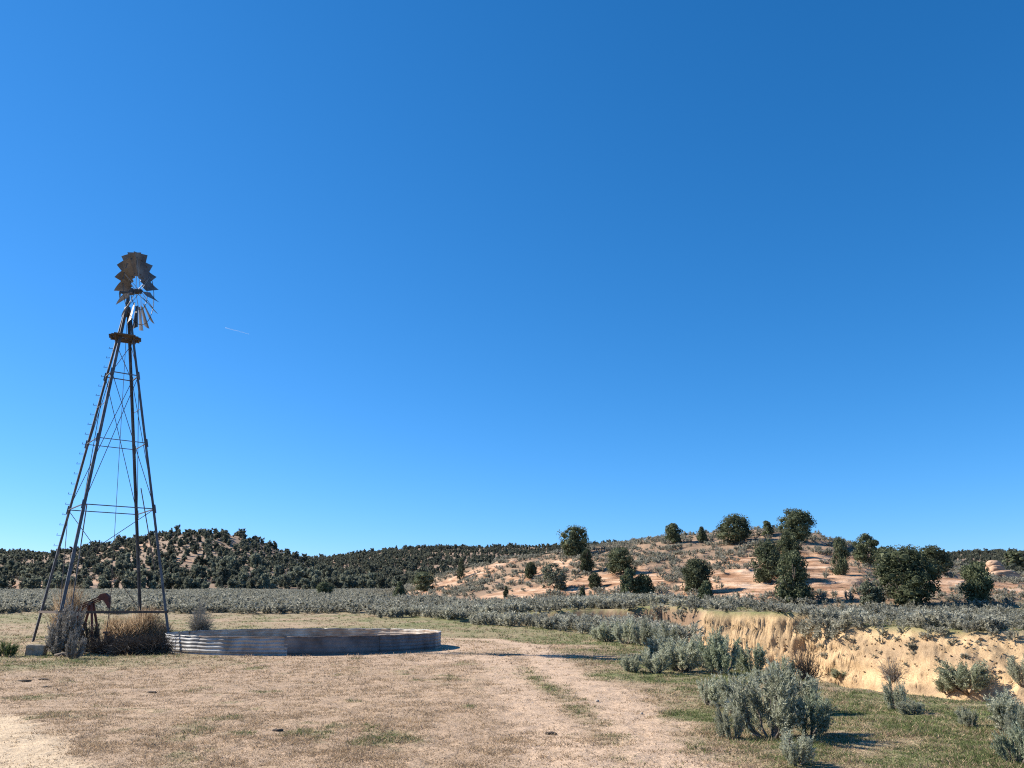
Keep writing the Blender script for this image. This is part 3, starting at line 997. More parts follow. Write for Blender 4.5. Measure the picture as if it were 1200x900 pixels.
# ------------------------------------------------------------------ concrete block, stones, dung, wood
def lump(name, mat, base, sx, sy, sz, seed, label, cat, group=None, rough=.18, rz=0.0):
    g = np.random.default_rng(seed)
    b = bmesh.new(); bmesh.ops.create_icosphere(b, subdivisions=3, radius=1.0)
    V = np.array([v.co for v in b.verts]); T = np.array([[v.index for v in f.verts] for f in b.faces]); b.free()
    k = 1 + rough * (fbm(V[:, 0] * 1.7 + seed, V[:, 1] * 1.7 + V[:, 2] * 2.1, 1.0, seed, 3)) + rough * .35 * g.normal(size=len(V)) * .4
    V = V * k[:, None]; V[:, 2] = np.maximum(V[:, 2], -.35)
    V = V * (sx / 2, sy / 2, sz / 1.35); V[:, 2] += sz * .22
    o = mesh_np(name, V, T, M[mat], smooth=True)
    o.location = base; o.rotation_euler = (0, 0, rz)
    return tag(o, label, cat, group)


p = hit(38, 768)
s = project(p)[2] / F
ang = R(12)
b = bmesh.new(); bmesh.ops.create_cube(b, size=1.0); bmesh.ops.bevel(b, geom=b.edges[:], offset=.05, segments=2, affect='EDGES'); bmesh.ops.subdivide_edges(b, edges=b.edges[:], cuts=3, use_grid_fill=True)
for v in b.verts:
    n = float(fbm(np.array([v.co.x * 4 + v.co.z]), np.array([v.co.y * 4 - v.co.z * 2]), 1.0, 8, 3)[0])
    v.co = (v.co.x * 20 * s + n * .05, v.co.y * .45 + n * .05, v.co.z * 13 * s + n * .04)
me = bpy.data.meshes.new('concrete_block'); b.to_mesh(me); b.free(); me.materials.append(M['concrete'])
o = link(bpy.data.objects.new('concrete_block', me)); o.location = p + (0, .2, 5 * s); o.rotation_euler = (0, R(3), ang)
tag(o, 'chipped pale concrete block at the left foot of the dry brush', 'block')

for i, (px, py, w, lab) in enumerate([(645, 862, .16, 'dark cow pat alone on the bare ground low in the middle'),
                                      (28, 799, .30, 'largest dark cow pat at the far left of the meadow'),
                                      (51, 797, .22, 'dark cow pat just right of the largest one at far left'),
                                      (54, 806, .20, 'dark cow pat nearest the camera of the three at far left'),
                                      (178, 812, .18, 'small dark cow pat on dry grass below the windmill tower'),
                                      (325, 858, .15, 'small dark cow pat on dry stubble in front of the tank')]):
    lump('cow_pat', 'dung', hit(px, py) + (0, 0, .0), w, w * .8, .03, 20 + i, lab, 'cow pat', 'cow pats on the meadow', .3)
p = hit(76, 771)
m = MB(); m.tube([p + (-.35, 0, .05), p + (-.1, .05, .09), p + (.2, 0, .06), p + (.42, .1, .07)], [.05, .07, .06, .03], 8); m.tube([p + (.0, .03, .08), p + (.15, -.15, .12)], [.03, .015], 6)
o = m.build('fallen_branch', M['bark'], None, smooth=True, off=p); o.location = p
tag(o, 'dark fallen branch on the grass in front of the dry brush', 'branch')
for i, (px, py, w, lab) in enumerate([(470, 867, .05, 'small pale stone on dry stubble below the tank'),
                                      (752, 838, .05, 'small pale stone lying on the right vehicle track'),
                                      (700, 823, .07, 'greyish clod beside the right vehicle track'),
                                      ]):
    lump('stone', 'stone', hit(px, py), w, w * .8, w * .6, 40 + i, lab, 'stone', 'loose stones on the meadow', .2)

g = np.random.default_rng(66)
vq, tq = ICO_V * g.uniform(.7, 1.2, (12, 1)), ICO_F
cp, cs = [], []
for _ in range(300):
    px, py = (g.uniform(855, 945), 762 + abs(g.normal()) * 12) if g.random() < .3 else (g.uniform(955, 1210), g.uniform(742, 802))
    p = hit(px, py)
    if 24 < p[1] < 46 and p[0] > 8: cp.append(p); cs.append(g.uniform(.02, .06) * (1.9 if g.random() < .1 else 1))
W, TT = scatter_mesh(vq, tq, np.array(cp), np.stack([cs, np.array(cs) * .7], 1), g.uniform(0, 6.28, len(cp)))
o = mesh_np('earth_clods', W, TT, M['earth']); tag(o, 'fallen earth clods on the bare bank', 'clods', kind='stuff')

# hoodoo at the right end of the hill
p = hit(1172, 690)
p = np.array((p[0] * (p[1] + 14) / p[1], p[1] + 14, 0)); p[2] = H(p[0], p[1]) - .3
s = project(p)[2] / F
for i, (dx, dz, w, h, rz) in enumerate([(0, 0, 30, 19, .2), (9, 1, 22, 12, .5)]):
    pass
kz = .72
rk_ = empty('rock_outcrop', p, 'knobbly orange sandstone knob at the right end of the hill', 'rock')
for i, (dx, dz, w, h) in enumerate([(4, -2, 46, 20), (-1, 10, 26, 17), (-3, 20, 22, 12)]):
    g = np.random.default_rng(60 + i)
    b = bmesh.new(); bmesh.ops.create_icosphere(b, subdivisions=4, radius=1.0)
    V = np.array([v.co for v in b.verts]); T = np.array([[v.index for v in f.verts] for f in b.faces]); b.free()
    V = np.sign(V) * np.abs(V) ** .8
    k = 1 + .22 * fbm(V[:, 0] * 1.5 + i * 7, V[:, 1] * 1.5 + V[:, 2] * 1.0, 1.0, 60 + i, 4) + .025 * np.sin(V[:, 2] * 13 + i) + .10 * fbm(V[:, 0] * 4 + i, V[:, 2] * 5 + V[:, 1] * 3, 1.0, 90 + i, 3)
    V = V * np.stack([k, k, 1 + 0 * k], 1) * (w / 2 * s, w / 2 * s, h / 2 * s) + (dx * s, .15 * i, (dz + h * .35) * s)
    mesh_np('rock_slab', V, T, M['sandstone'], smooth=True, parent=rk_)

rk_.scale = (.72, .72, kz)

# ------------------------------------------------------------------ junipers on the sandstone hill
def place_tree(name, cx, top, base, w, shape, lab, mat='juniper', n=3200, cat='tree', lean=0.0, dY=0.0):
    p = hit(cx, base)
    if dY: p = np.array((p[0] * (p[1] + dY) / p[1], p[1] + dY, 0)); p[2] = H(p[0], p[1])
    dep = project(p)[2]
    h = (base - top) * dep / F * 1.04; w_ = w * dep / F * 1.12
    return make_tree(name, p, h, w_, shape, int(cx * 7 + top), lab, mat, int(n * 1.5), cat, 'junipers on the sandstone hill', lean)


place_tree('juniper_tree', 674, 617, 653, 38, 'block', 'broad dark juniper rising above the skyline left of the hill crest')
place_tree('juniper_tree', 687, 645, 672, 18, 'tall', 'narrow juniper just below the broad skyline juniper')
place_tree('juniper_tree', 728, 643, 672, 37, 'round', 'round green juniper on the slope casting a long shadow')
place_tree('juniper_tree', 622, 660, 678, 15, 'round', 'small round juniper on the left shoulder of the hill', n=1400)
place_tree('dead_topped_juniper', 648, 660, 693, 33, 'open', 'scraggly grey juniper with a thin top on the left slope', 'pale_shrub', 1500)
place_tree('juniper_tree', 697, 672, 690, 15, 'round', 'small juniper above the bare pink rock in the hill middle', n=1400)
place_tree('juniper_tree', 738, 668, 703, 24, 'open', 'loose juniper with several stems above the sage, hill middle', n=2400)
place_tree('juniper_tree', 755, 674, 701, 22, 'round', 'low juniper touching the loose many-stemmed one on its right')
place_tree('juniper_tree', 683, 688, 704, 13, 'cone', 'tiny cone-shaped juniper at the hill foot below the pink rock', n=1400)
place_tree('juniper_tree', 593, 687, 700, 9, 'cone', 'tiny dark juniper low on the left end of the hill', n=900)
place_tree('juniper_tree', 817, 655, 694, 38, 'round', 'wide juniper in the hill middle beside bare slickrock')
place_tree('juniper_tree', 829, 682, 709, 23, 'tall', 'small juniper at the lower right of the wide middle one')
place_tree('juniper_tree', 790, 615, 637, 20, 'round', 'rounded juniper alone on the skyline left of the crest')
place_tree('juniper_tree', 823, 617, 635, 15, 'cone', 'pointed small juniper on the skyline between two rounded ones', n=1600)
place_tree('juniper_tree', 862, 603, 638, 42, 'round', 'large rounded juniper on the skyline left of the crest trees', n=4200)
place_tree('juniper_tree', 900, 611, 628, 17, 'open', 'small thin juniper between the two largest skyline trees', n=1400)
place_tree('juniper_tree', 935, 597, 636, 43, 'block', 'tallest flat-topped juniper on the hill crest', n=4600)
place_tree('juniper_tree', 924, 614, 647, 30, 'round', 'juniper in front of the tallest flat-topped crest tree', dY=-3)
place_tree('juniper_tree', 901, 636, 685, 40, 'tall', 'tall juniper left of the darkest big one on the right slope', n=4000)
place_tree('juniper_tree', 933, 649, 708, 48, 'tall', 'big dark juniper on pale rock with a broad shadow to its right', n=5000)
place_tree('juniper_tree', 987, 631, 674, 24, 'tall', 'narrow juniper on the skyline right of the crest', n=2800)
place_tree('juniper_tree', 1017, 628, 662, 31, 'open', 'airy pointed juniper on the skyline right of the narrow one', n=3000)
place_tree('juniper_tree', 1041, 641, 668, 28, 'round', 'juniper behind the left side of the widest juniper')
place_tree('juniper_tree', 1066, 643, 711, 74, 'block', 'widest bushy juniper standing at the right hill foot', n=6500)
place_tree('juniper_tree', 1097, 641, 676, 40, 'round', 'dark juniper behind the right side of the widest juniper')
place_tree('pale_shrub_tree', 1022, 682, 711, 29, 'open', 'pale grey-green shrubby tree left of the widest juniper', 'pale_shrub', 1800)
place_tree('juniper_tree', 1148, 662, 710, 36, 'block', 'blocky dark juniper standing alone at far right of the hill', n=4000)
place_tree('juniper_tree', 468, 682, 704, 24, 'cone', 'dense cone-shaped juniper at the left tip of the sandstone hill', n=2600)
place_tree('juniper_tree', 540, 655, 680, 11, 'tall', 'slim upright juniper on the left ridge of the hill', n=1200)
place_tree('juniper_tree', 437, 671, 690, 22, 'round', 'round juniper on a pink ledge left of the cone-shaped one', n=1600)
place_tree('juniper_tree', 497, 671, 693, 30, 'round', 'wide juniper behind the cone-shaped one', n=1800)
place_tree('juniper_tree', 380, 682, 701, 21, 'round', 'rounded juniper at the edge of the sage, left of hill', n=1500)
place_tree('juniper_tree', 1190, 645, 668, 26, 'round', 'juniper at the right edge of the photo above the knob', n=1500)

# ------------------------------------------------------------------ far woods
vars_hi, vars_lo = [], []
for k in range(8):
    g = np.random.default_rng(200 + k)
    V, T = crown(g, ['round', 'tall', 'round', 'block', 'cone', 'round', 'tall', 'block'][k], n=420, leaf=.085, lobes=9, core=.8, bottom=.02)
    me = mesh_np('juniper_tree', V, T, M['hazed_juniper']); vars_hi.append(me.data); bpy.data.objects.remove(me)
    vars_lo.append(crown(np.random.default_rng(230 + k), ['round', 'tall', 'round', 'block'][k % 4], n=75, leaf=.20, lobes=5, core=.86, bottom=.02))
g = np.random.default_rng(77)
N = 80000
ty = np.sqrt(g.uniform(188 ** 2, 760 ** 2, N)); tt = g.uniform(-.95, .95, N); tx = tt * ty
px_ = 600 + 968.6 * tt
_, _, _, wm_ = terrain(tx, ty)
cl = fbm(tx, ty, 38, 81, 3) + .6 * fbm(tx, ty, 13, 82, 2)
left = (px_ < 380) & (ty < 420)
dens = np.where(left, .90 + .60 * cl, .98 + .30 * cl)
dens = np.where((px_ < 300) & (ty < 300), dens * .85, dens)
keep = g.random(N) < np.clip(dens, .03, 1) * .34 * np.where(ty < 360, 1.3, 1.0)
tx, ty = tx[keep], ty[keep]
tz_, _, rm_, _ = terrain(tx, ty)
hh = g.uniform(1.6, 4.0, len(tx)) * np.where(ty > 250, .85, 1.0) * (1 + .35 * (g.random(len(tx)) > .85)) * np.where(ty < 260, 1.15, 1.0)
# shrubs and junipers behind the near hill too (between 120 and 190 m on the right)
N2 = 1300
ty2 = g.uniform(150, 190, N2); tt2 = g.uniform(.18, .95, N2)
k2 = g.random(N2) < .22
tx = np.concatenate([tx, (tt2 * ty2)[k2]]); ty = np.concatenate([ty, ty2[k2]])
hh = np.concatenate([hh, g.uniform(1.5, 3.2, k2.sum())])
tz_ = terrain(tx, ty)[0]


def visible(x, y, z):
    """is a top at x,y,z seen from the camera over the terrain"""
    out = np.zeros(len(x), bool)
    fr = np.linspace(.1, .985, 90)
    for i in range(0, len(x), 4000):
        sl = slice(i, i + 4000)
        X = x[sl, None] * fr; Yy = y[sl, None] * fr
        Z = EYE + (z[sl, None] - EYE) * fr
        G = terrain(X.ravel(), Yy.ravel())[0].reshape(X.shape)
        out[sl] = (Z > G).all(1)
    return out


vis = visible(tx, ty, tz_ + hh)
pxx = 600 + 968.6 * tx / ty
score = np.where(vis & (pxx > 5) & (pxx < 1195), hh / ty, 0)
order_ = np.argsort(-score)
big = order_[:262]
lab = 'one of the many dark junipers crowding the far wooded slopes'
for i in big:
    w = hh[i] * g.uniform(.75, 1.1)
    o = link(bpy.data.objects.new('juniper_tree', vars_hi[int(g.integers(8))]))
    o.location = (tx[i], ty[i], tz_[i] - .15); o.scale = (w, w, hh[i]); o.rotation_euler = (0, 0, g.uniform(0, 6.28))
    tag(o, lab, 'tree', 'junipers on the far wooded slopes')
rest = np.array([i for i in order_[262:] if vis[i] or g.random() < .25])
Vs, Ts, off = [], [], 0
pick = g.integers(0, 8, len(rest))
for k in range(8):
    r = rest[pick == k]
    w = hh[r] * g.uniform(.75, 1.1, len(r))
    V, T = scatter_mesh(vars_lo[k][0], vars_lo[k][1], np.stack([tx[r], ty[r], tz_[r] - .15], 1), np.stack([w, hh[r]], 1), g.uniform(0, 6.28, len(r)))
    Vs.append(V); Ts.append(T + off); off += len(V)
o = mesh_np('juniper_woods', np.concatenate(Vs), np.concatenate(Ts), M['hazed_juniper'])
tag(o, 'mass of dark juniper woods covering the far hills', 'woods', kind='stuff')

g = np.random.default_rng(79)
n = 11500
qy = np.sqrt(g.uniform(190 ** 2, 420 ** 2, n)); qx = g.uniform(-.95, .2, n) * qy
qz = terrain(qx, qy)[0]
k = g.random(n) < np.clip(.55 + .7 * fbm(qx, qy, 17, 83, 3), 0, 1)
qx, qy, qz = qx[k], qy[k], qz[k]
vq, tq = crown(np.random.default_rng(260), 'round', n=26, leaf=.36, lobes=2, core=.8)
tq_keep = slice(0, 26 + 40)
W, TT = scatter_mesh(vq, tq[tq_keep], np.stack([qx, qy, qz - .1], 1), np.stack([g.uniform(1, 2.0, len(qx)), g.uniform(.6, 1.2, len(qx))], 1), g.uniform(0, 6.28, len(qx)))
o = mesh_np('hill_scrub', W, TT, M['hill_scrub'])
tag(o, 'low grey scrub between the junipers on the far hills', 'scrub', kind='stuff')

# ------------------------------------------------------------------ sagebrush
sage_near = []
for k in range(6):
    g = np.random.default_rng(300 + k)
    sm, V, T = sage_mesh(g, clumps=[13, 11, 15, 12, 9, 14][k], twigs=26, leaves=34, leaf=.046, bare=[.08, .12, .05, .2, .1, .08][k])
    kx, kz = 2 * np.percentile(np.hypot(V[:, 0], V[:, 1]), 96), np.percentile(V[:, 2], 98)
    V = V / (kx, kx, kz); sm.v = [(a / kx, b / kx, c / kz) for a, b, c in sm.v]
    s_ob = sm.build('stems', M['stem'], None, smooth=True); f_ob = mesh_np('foliage', V, T, M['sage'])
    f2 = mesh_np('foliage', V, T, M['sage_green'])
    sage_near.append((s_ob.data, f_ob.data, f2.data))
    for o in (s_ob, f_ob, f2): bpy.data.objects.remove(o)


def bush(cx, base, h, w, lab, var=0, green=False, name='sagebrush', cat='bush', rz=None, group=None):
    p = hit(cx, base); dep = project(p)[2]
    root = empty(name, p + (0, 0, -.02), lab, cat, group, rz if rz is not None else random.uniform(0, 6.28))
    d = sage_near[var % 6]
    for nm, me in (('stems', d[0]), ('foliage', d[2] if green else d[1])):
        o = link(bpy.data.objects.new(nm, me), root)
    k = dep / F
    root.scale = (w * k * .95, w * k * .95, h * k * .85)
    return root


SG = 'sagebrush on the meadow by the wash'
bush(905, 867, 84, 92, 'largest grey-green sagebrush on the meadow, woody stems showing', 0, group=SG)
bush(948, 862, 50, 60, 'dark-sided sagebrush hugging the right side of the largest one', 3, True, group=SG)
bush(866, 838, 50, 50, 'sagebrush rising behind the left side of the largest one', 1, group=SG)
bush(858, 866, 40, 34, 'slim sagebrush at the left foot of the largest one', 4, group=SG)
bush(933, 838, 58, 56, 'sagebrush behind the right shoulder of the largest one', 5, group=SG)
bush(830, 828, 34, 40, 'dry sparse sagebrush left of the largest clump', 3, group=SG)
bush(934, 899, 38, 52, 'small pale grey sagebrush in front of the largest one', 1, group=SG)
bush(800, 787, 40, 54, 'pale rounded sagebrush left in the row before the earth bank', 2, group=SG)
bush(848, 790, 50, 50, 'tallest sagebrush in the row before the earth bank', 0, True, group=SG)
bush(824, 783, 36, 46, 'sagebrush between the pale and the tallest ones in the row', 5, group=SG)
bush(882, 788, 36, 40, 'sagebrush at the right end of the row before the bank', 4, True, group=SG)
bush(768, 789, 30, 40, 'low sagebrush at the left front of the row', 1, group=SG)
bush(741, 788, 22, 26, 'smallest sagebrush left of the row, on grass', 2, group=SG)
bush(779, 773, 30, 40, 'sagebrush behind the left front of the row', 3, group=SG)
bush(712, 752, 24, 36, 'leftmost low sagebrush of the back row by the wash', 2, group=SG)
bush(735, 755, 30, 38, 'grey sagebrush second from left of the back row', 0, group=SG)
bush(757, 757, 30, 34, 'grey sagebrush third from left of the back row', 5, group=SG)
bush(779, 759, 30, 34, 'sagebrush at the right end of the back row', 4, group=SG)
bush(1135, 815, 36, 62, 'green spreading sagebrush on the lip of the bank, at right', 2, True, group=SG)
bush(1110, 812, 22, 34, 'low left wing beside the green spreading sagebrush', 1, True, group=SG)
bush(1053, 833, 36, 30, 'upright thin sagebrush on the grass before the loose bank', 4, group=SG)
bush(1071, 838, 18, 32, 'low grey sagebrush at the right foot of the upright one', 3, group=SG)
bush(1172, 858, 46, 62, 'wide dry grey sagebrush near the right edge', 3, group=SG)
bush(1135, 853, 24, 26, 'little dry sagebrush left of the wide grey one', 4, group=SG)
bush(1194, 897, 46, 46, 'green-grey sagebrush cut by the right edge at the bottom', 0, True, group=SG)
bush(1199, 868, 40, 34, 'sagebrush at the right edge above the bottom one', 5, group=SG)
bush(1197, 803, 34, 36, 'blue-grey sagebrush at right edge on the bank lip', 1, group=SG)
bush(984, 797, 12, 26, 'low green sagebrush at the foot of the loose bank', 2, True, group=SG)
bush(918, 796, 26, 30, 'green sagebrush just before the bare cliff', 5, True, group=SG)
bush(895, 800, 16, 34, 'small low sagebrush between the row and the cliff', 2, group=SG)

twv = []
for k, (n, th_, sp_, cu, dr_) in enumerate([(1000, .008, 1.0, .3, 0), (2200, .0085, 1.15, .5, .08), (1500, .009, .6, .18, .05), (330, .010, .9, .35, 0)]):
    V, T = twig_mesh(np.random.default_rng(400 + k), n, th_, sp_, cu, dr_); V = V - (0, 0, 0)
    V = V / (2 * np.percentile(np.abs(V[:, :2]), 97), 2 * np.percentile(np.abs(V[:, :2]), 97), np.percentile(V[:, 2], 98.5)); V[:, 2] = np.maximum(V[:, 2], -.03)
    twv.append((V, T))


def brush(name, cx, base, h, w, var, mat, lab, cat='dry bush', group=None, dY=0.0):
    p = hit(cx, base)
    if dY: p = np.array((p[0] * (p[1] + dY) / p[1], p[1] + dY, 0)); p[2] = H(p[0], p[1])
    k = project(p)[2] / F
    o = mesh_np(name, *twv[var], M[mat]); o.location = p + (0, 0, -.02); o.scale = (w * k, w * k, h * k * 1.05); o.rotation_euler = (0, 0, random.uniform(0, 6.28))
    return tag(o, lab, cat, group)


BG = 'dry brush around the windmill'
brush('dead_bush', 945, 797, 34, 30, 3, 'twig_and_shade', 'dark dead bush with bare twigs at the foot of the cliff')
brush('dead_bush', 1047, 797, 22, 26, 3, 'grey_twig', 'bare pale twigs on the lip before the loose bank')
brush('dead_bush', 234, 746, 19, 24, 0, 'grey_twig', 'low tangled bare bush behind the tank front wall', dY=4)
brush('dead_bush', 231, 744, 32, 14, 3, 'grey_twig', 'thin pale upright twigs above the low tangled bare bush at the tank', dY=4)
def clump_bush(cx, base, h, w, var, mat, lab, dY=0.0):
    o = bush(cx, base, h, w, lab, var, name='dry_bush', cat='dry bush', group=BG)
    for ch in o.children:
        if ch.name.startswith('foliage'):
            me = ch.data.copy(); me.materials.clear(); me.materials.append(M[mat]); ch.data = me
    return o


for a in [(80, 767, 60, 40, 3, 'grey_twig', 'big pale grey dry bush against the left windmill legs'),
          (66, 768, 40, 32, 1, 'grey_twig', 'lower grey dry bush at the left side of the big pale one'),
          (104, 763, 36, 28, 4, 'twig_and_shade', 'dark dry bush right of the big pale one'),
          (86, 772, 32, 22, 5, 'grey_twig', 'small pale straggly bush in front of the big pale one')]:
    clump_bush(*a)
for a in [(128, 766, 16, 44, 1, 'twig_and_shade', 'tumbleweed heap darkened as brush shadow at the left of the brush row'),  # heaps coloured dark to carry the shadow in front of the brush
          (156, 767, 17, 46, 1, 'twig_and_shade', 'tumbleweed heap darkened as brush shadow in the middle of the brush row'),
          (181, 767, 19, 32, 1, 'twig_and_shade', 'tumbleweed heap darkened as brush shadow at the right end of the brush row'),
          (148, 754, 24, 34, 2, 'tan_weed', 'tan dry weeds right of the pump jack well'),
          (131, 752, 24, 20, 2, 'tan_weed', 'tan dry weeds at the foot of the pump jack rod'),
          (168, 754, 34, 32, 2, 'tan_weed', 'tallest tan dry weeds under the middle of the tower'),
          (190, 756, 22, 20, 2, 'tan_weed', 'tan dry weeds by the right windmill leg'),
          (76, 745, 46, 28, 2, 'tan_weed', 'tan weeds behind the big pale grey bush')]:
    brush('dry_bush', *a, group=BG)
o = bush(8, 770, 18, 24, 'low green leafy weed at the left edge by the concrete block', 2, True, 'green_weed', 'weed')
for ch in o.children:
    if ch.name.startswith('foliage'):
        me = ch.data.copy(); me.materials.clear(); me.materials.append(M['green_weed']); ch.data = me

# the sage field, the bench over the wash and the scrub on the hill
fv_hi, fv_lo = [], []
for k in range(5):
    g = np.random.default_rng(500 + k)
    _, V, T = sage_mesh(g, clumps=9, twigs=11, leaves=9, leaf=.105, stems=False)
    o = mesh_np('sagebrush', V, T, M['field_sage']); fv_hi.append(o.data); bpy.data.objects.remove(o)
    _, V, T = sage_mesh(g, clumps=7, twigs=6, leaves=5, leaf=.19, stems=False); fv_lo.append((V, T))
g = np.random.default_rng(91)
edgeY = lambda px: np.interp(px, [-300, 380, 440, 520, 600, 680, 720, 790, 820], [75, 73.5, 68, 61, 56, 49, 42, 35, 34])
N = 45000
fy = np.sqrt(g.uniform(33 ** 2, 190 ** 2, N)); ft = g.uniform(-.95, .95, N); fx = ft * fy; fp = 600 + 968.6 * ft
fz, ff, frm, _ = terrain(fx, fy)
clump = fbm(fx, fy, 5, 92, 3)
side_far = (fx > 10) & (fy > np.interp(fx, [10.5, 13, 16, 18, 20.5, 30], [47, 43.5, 40, 37, 34.5, 32]))
ok = np.where(side_far, True, fy > edgeY(fp) + 5.0 * clump)
pr = np.where(frm, .50 + .50 * clump, .85 + .3 * clump)
pr = np.where((fy < 85) & side_far & ~frm, .55 + .35 * clump, pr)
ok &= (ff <= 0) & (g.random(N) < pr)
near_rock = np.zeros(N, bool)
for hx, hy, wx, wy in hot:
    c = hit(hx, hy); sx = wx / 933 * c[1]; sy = max(4.0, wy / 933 * c[1] * 4.0)
    near_rock |= np.exp(-(((fx - c[0]) / sx) ** 2 + ((fy - c[1]) / sy) ** 2)) > .36
ok &= ~(near_rock & (g.random(N) < .9))
fx, fy, fz, fp, frm = fx[ok], fy[ok], fz[ok], fp[ok], frm[ok]
sf = side_far[ok]
fh = g.uniform(.6, 1.25, len(fx)) * np.where(frm, .55 + .3 * g.random(len(fx)), 1.0) * np.where(sf & ~frm, .75, 1.0)
# a few on the walls and floor of the wash
ws = [(965, 737, .8), (985, 742, .9), (945, 728, .9), (955, 740, 1.0), (960, 730, .9), (975, 725, .9), (990, 728, .9), (1005, 726, .8), (1015, 738, .7), (970, 745, 1.0), (950, 752, .9), (942, 764, .8), (782, 742, 1.1), (795, 745, 1.0), (770, 735, 1.1), (1120, 738, .7), (1150, 735, .8), (1085, 748, .4), (1190, 752, .6), (1000, 733, .8), (975, 752, .9), (1010, 745, .6), (1025, 735, .7), (965, 760, 1.0), (1140, 742, .7), (1100, 747, .6), (1165, 748, .5),
      (800, 728, 1.0), (815, 722, 1.0), (790, 738, .9), (775, 728, 1.1), (1060, 742, .5), (1035, 752, .5),
      (920, 718, .5), (950, 724, .6), (940, 719, .7), (890, 717, .5)]
for _ in range(30):
    ws.append((g.uniform(960, 1205), g.uniform(738, 785), g.uniform(.15, .34)))
for px, py, h in ws:
    p = hit(px, py); fx = np.append(fx, p[0]); fy = np.append(fy, p[1]); fz = np.append(fz, p[2]); fh = np.append(fh, h); fp = np.append(fp, px); frm = np.append(frm, False)
vis = visible(fx, fy, fz + fh * .9)
sc2 = np.where(vis & (fp > 4) & (fp < 1196), fh / fy, 0)
od = np.argsort(-sc2)
for i in od[:255]:
    w = fh[i] * g.uniform(1.0, 1.6)
    o = link(bpy.data.objects.new('sagebrush', fv_hi[int(g.integers(5))]))
    o.location = (fx[i], fy[i], fz[i] - .03); o.scale = (w, w, fh[i]); o.rotation_euler = (0, 0, g.uniform(0, 6.28))
    tag(o, 'one of the grey sagebrushes massed on the flat and benches behind the meadow', 'bush', 'sagebrush massed behind the meadow')
r0 = od[255:]
pick = g.integers(0, 5, len(r0)); Vs, Ts, off = [], [], 0
for k in range(5):
    r = r0[pick == k]
    w = fh[r] * g.uniform(1.0, 1.7, len(r))
    V, T = scatter_mesh(fv_lo[k][0], fv_lo[k][1], np.stack([fx[r], fy[r], fz[r] - .03], 1), np.stack([w, fh[r]], 1), g.uniform(0, 6.28, len(r)))
    Vs.append(V); Ts.append(T + off); off += len(V)
o = mesh_np('sage_field', np.concatenate(Vs), np.concatenate(Ts), M['field_sage'])
tag(o, 'grey sagebrush flat stretching to the foot of the hills', 'sagebrush', kind='stuff')

# ------------------------------------------------------------------ short grass
g = np.random.default_rng(600)
N = 330000
iy = g.uniform(1 / 76., 1 / 5., N); y = 1 / iy; t = g.uniform(-.95, .95, N); x = t * y
z, fr_, _, _ = terrain(x, y)
gm, bm, sm_ = masks(x, y)
dtank = np.hypot(x - TK[0], y - TK[1])
pat = fbm(x, y, .45, 95, 3)
prob = np.clip(.62 + .38 * pat + .35 * gm, .05, 1) * (1 - .8 * bm) * (1 - .93 * sm_) * (fr_ <= 0) * (dtank > TK_R + .15)
k = g.random(N) < prob
x, y, z, gm, pat = x[k], y[k], z[k], gm[k], pat[k]
n = len(x)
isg = g.random(n) < gm * .85
cd = np.array([.42, .312, .200]) * g.uniform(.6, 1.25, (n, 1)); cg = np.array([.13, .155, .058]) * g.uniform(.6, 1.3, (n, 1))
cc = np.where(isg[:, None], cg, cd)
hgt = g.uniform(.012, .036, n) * (1 + .6 * gm) * np.clip(.8 + .8 * pat, .5, 2)
wid = np.maximum(.006, .00045 * y)
hgt = hgt * np.clip(y / 14, 1, 2.2)
B = 5
P = np.repeat(np.stack([x, y, z - .004], 1), B, 0) + np.concatenate([g.normal(size=(n * B, 2)) * .028 * np.clip(np.repeat(y, B) / 11, 1, 3)[:, None], np.zeros((n * B, 1))], 1)
hb = np.repeat(hgt, B) * g.uniform(.6, 1.4, n * B); wb = np.repeat(wid, B)
a = g.uniform(0, 6.283, n * B); ln = g.normal(size=(n * B, 2)) * .9
dx = np.stack([np.cos(a), np.sin(a), 0 * a], 1) * wb[:, None]
tip = P + np.stack([ln[:, 0] * hb, ln[:, 1] * hb, hb], 1)
V = np.stack([P - dx, P + dx, tip], 1).reshape(-1, 3); T = np.arange(len(V)).reshape(-1, 3)
C = np.repeat(np.repeat(cc, B, 0) * g.uniform(.8, 1.2, (n * B, 1)), 3, 0)
o = mesh_np('grass', V, T, M['grass'], cols={'gcol': C})
tag(o, 'short dry and green grass over the meadow', 'grass', kind='stuff')

# ------------------------------------------------------------------ contrail
m_, nt, N_, L_, bs = new_mat('thin_ice_cloud')
N_.remove(bs)
df, tl_, ad, tp, mx = (N_.new('ShaderNodeBsdf' + k) if k not in ('AddShader', 'MixShader') else N_.new('ShaderNode' + k) for k in ('Diffuse', 'Translucent', 'AddShader', 'Transparent', 'MixShader'))
df.inputs[0].default_value = (.45, .45, .45, 1); tl_.inputs[0].default_value = (.5, .5, .5, 1)
L_.new(df.outputs[0], ad.inputs[0]); L_.new(tl_.outputs[0], ad.inputs[1])
mx.inputs[0].default_value = .15; L_.new(tp.outputs[0], mx.inputs[1]); L_.new(ad.outputs[0], mx.inputs[2])
L_.new(mx.outputs[0], N_['Material Output'].inputs['Surface'])
a, b = at(264, 384, 5200.), at(292, 391.5, 5200.)
m = MB(); n = 14
g = np.random.default_rng(2)
pts = [a + (b - a) * i / n + g.normal(size=3) * 1.2 for i in range(n + 1)]
m.tube([p - a for p in pts], [3.5 * (1 - .55 * i / n) for i in range(n + 1)], 8)
o = m.build('contrail', m_, None, smooth=True); o.location = a
tag(o, 'short faint white contrail in the sky right of the windmill', 'contrail')

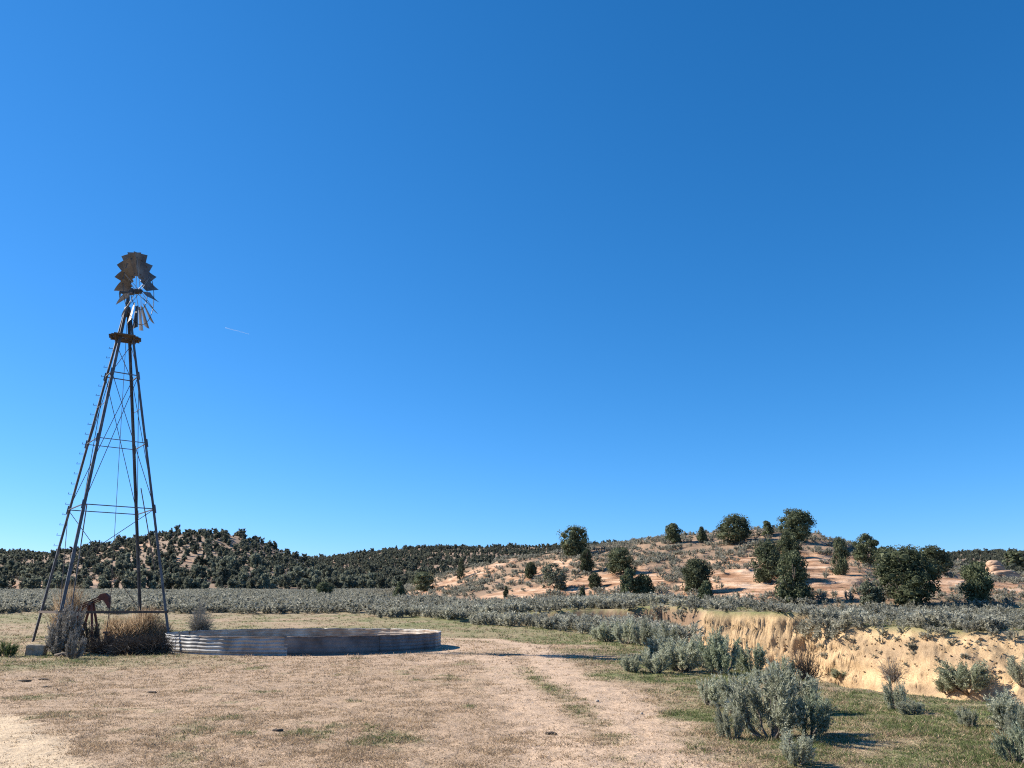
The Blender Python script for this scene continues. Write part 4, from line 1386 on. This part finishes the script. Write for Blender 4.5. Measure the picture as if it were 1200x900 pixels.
# ------------------------------------------------------------------ light, sky, camera
w = bpy.data.worlds.new('World'); sc.world = w; w.use_nodes = True
N, L = w.node_tree.nodes, w.node_tree.links
sky = N.new('ShaderNodeTexSky'); sky.sky_type = 'NISHITA'; sky.sun_disc = False
sky.sun_elevation = R(SUN_EL); sky.sun_rotation = R(SUN_AZ)
sky.altitude = 1800; sky.air_density = 1.0; sky.dust_density = 0.05; sky.ozone_density = 2.0
# deep, dry high-desert blue: each colour band of the sky model gets its own gain and contrast
sep = N.new('ShaderNodeSeparateColor'); com = N.new('ShaderNodeCombineColor')
L.new(sky.outputs[0], sep.inputs[0])
for k, (gain, ex, c) in enumerate([(.25 * .168, 1.5, 3.75), (.82 * .168, .92, .825), (1.26 * .168, .85, .87)]):
    m1 = N.new('ShaderNodeMath'); m1.operation = 'MULTIPLY'; m1.inputs[1].default_value = gain; L.new(sep.outputs[k], m1.inputs[0])
    m2 = N.new('ShaderNodeMath'); m2.operation = 'POWER'; m2.inputs[1].default_value = ex; L.new(m1.outputs[0], m2.inputs[0])
    m3 = N.new('ShaderNodeMath'); m3.operation = 'MULTIPLY'; m3.inputs[1].default_value = c / .168; L.new(m2.outputs[0], m3.inputs[0])
    L.new(m3.outputs[0], com.inputs[k])
L.new(com.outputs[0], N['Background'].inputs['Color']); N['Background'].inputs['Strength'].default_value = .084
ld = bpy.data.lights.new('sun', 'SUN'); ld.energy = 5.0; ld.angle = R(.53); ld.color = (1, .93, .82)
sun = link(bpy.data.objects.new('sun', ld))
from mathutils import Vector
d = Vector((math.sin(R(SUN_AZ)) * math.cos(R(SUN_EL)), math.cos(R(SUN_AZ)) * math.cos(R(SUN_EL)), math.sin(R(SUN_EL))))
sun.rotation_euler = d.to_track_quat('Z', 'Y').to_euler()
sun.location = (0, 0, 60)

cd_ = bpy.data.cameras.new('camera'); cd_.sensor_width = 36; cd_.lens = F / 1200 * 36; cd_.clip_end = 20000; cd_.clip_start = .05
cam = link(bpy.data.objects.new('camera', cd_)); cam.location = (0, 0, EYE); cam.rotation_euler = (R(90) + PITCH, 0, 0)
sc.camera = cam
vs = sc.view_settings
vs.view_transform = 'Standard'; vs.look = 'None'; vs.gamma = 1; vs.exposure = .98
sc.cycles.use_denoising = False; sc.cycles.filter_width = 1.15; sc.cycles.adaptive_threshold = .004; sc.cycles.sample_clamp_indirect = 3; sc.cycles.volume_bounces = 0
sc.cycles.max_bounces = 5; sc.cycles.diffuse_bounces = 3; sc.cycles.transparent_max_bounces = 6
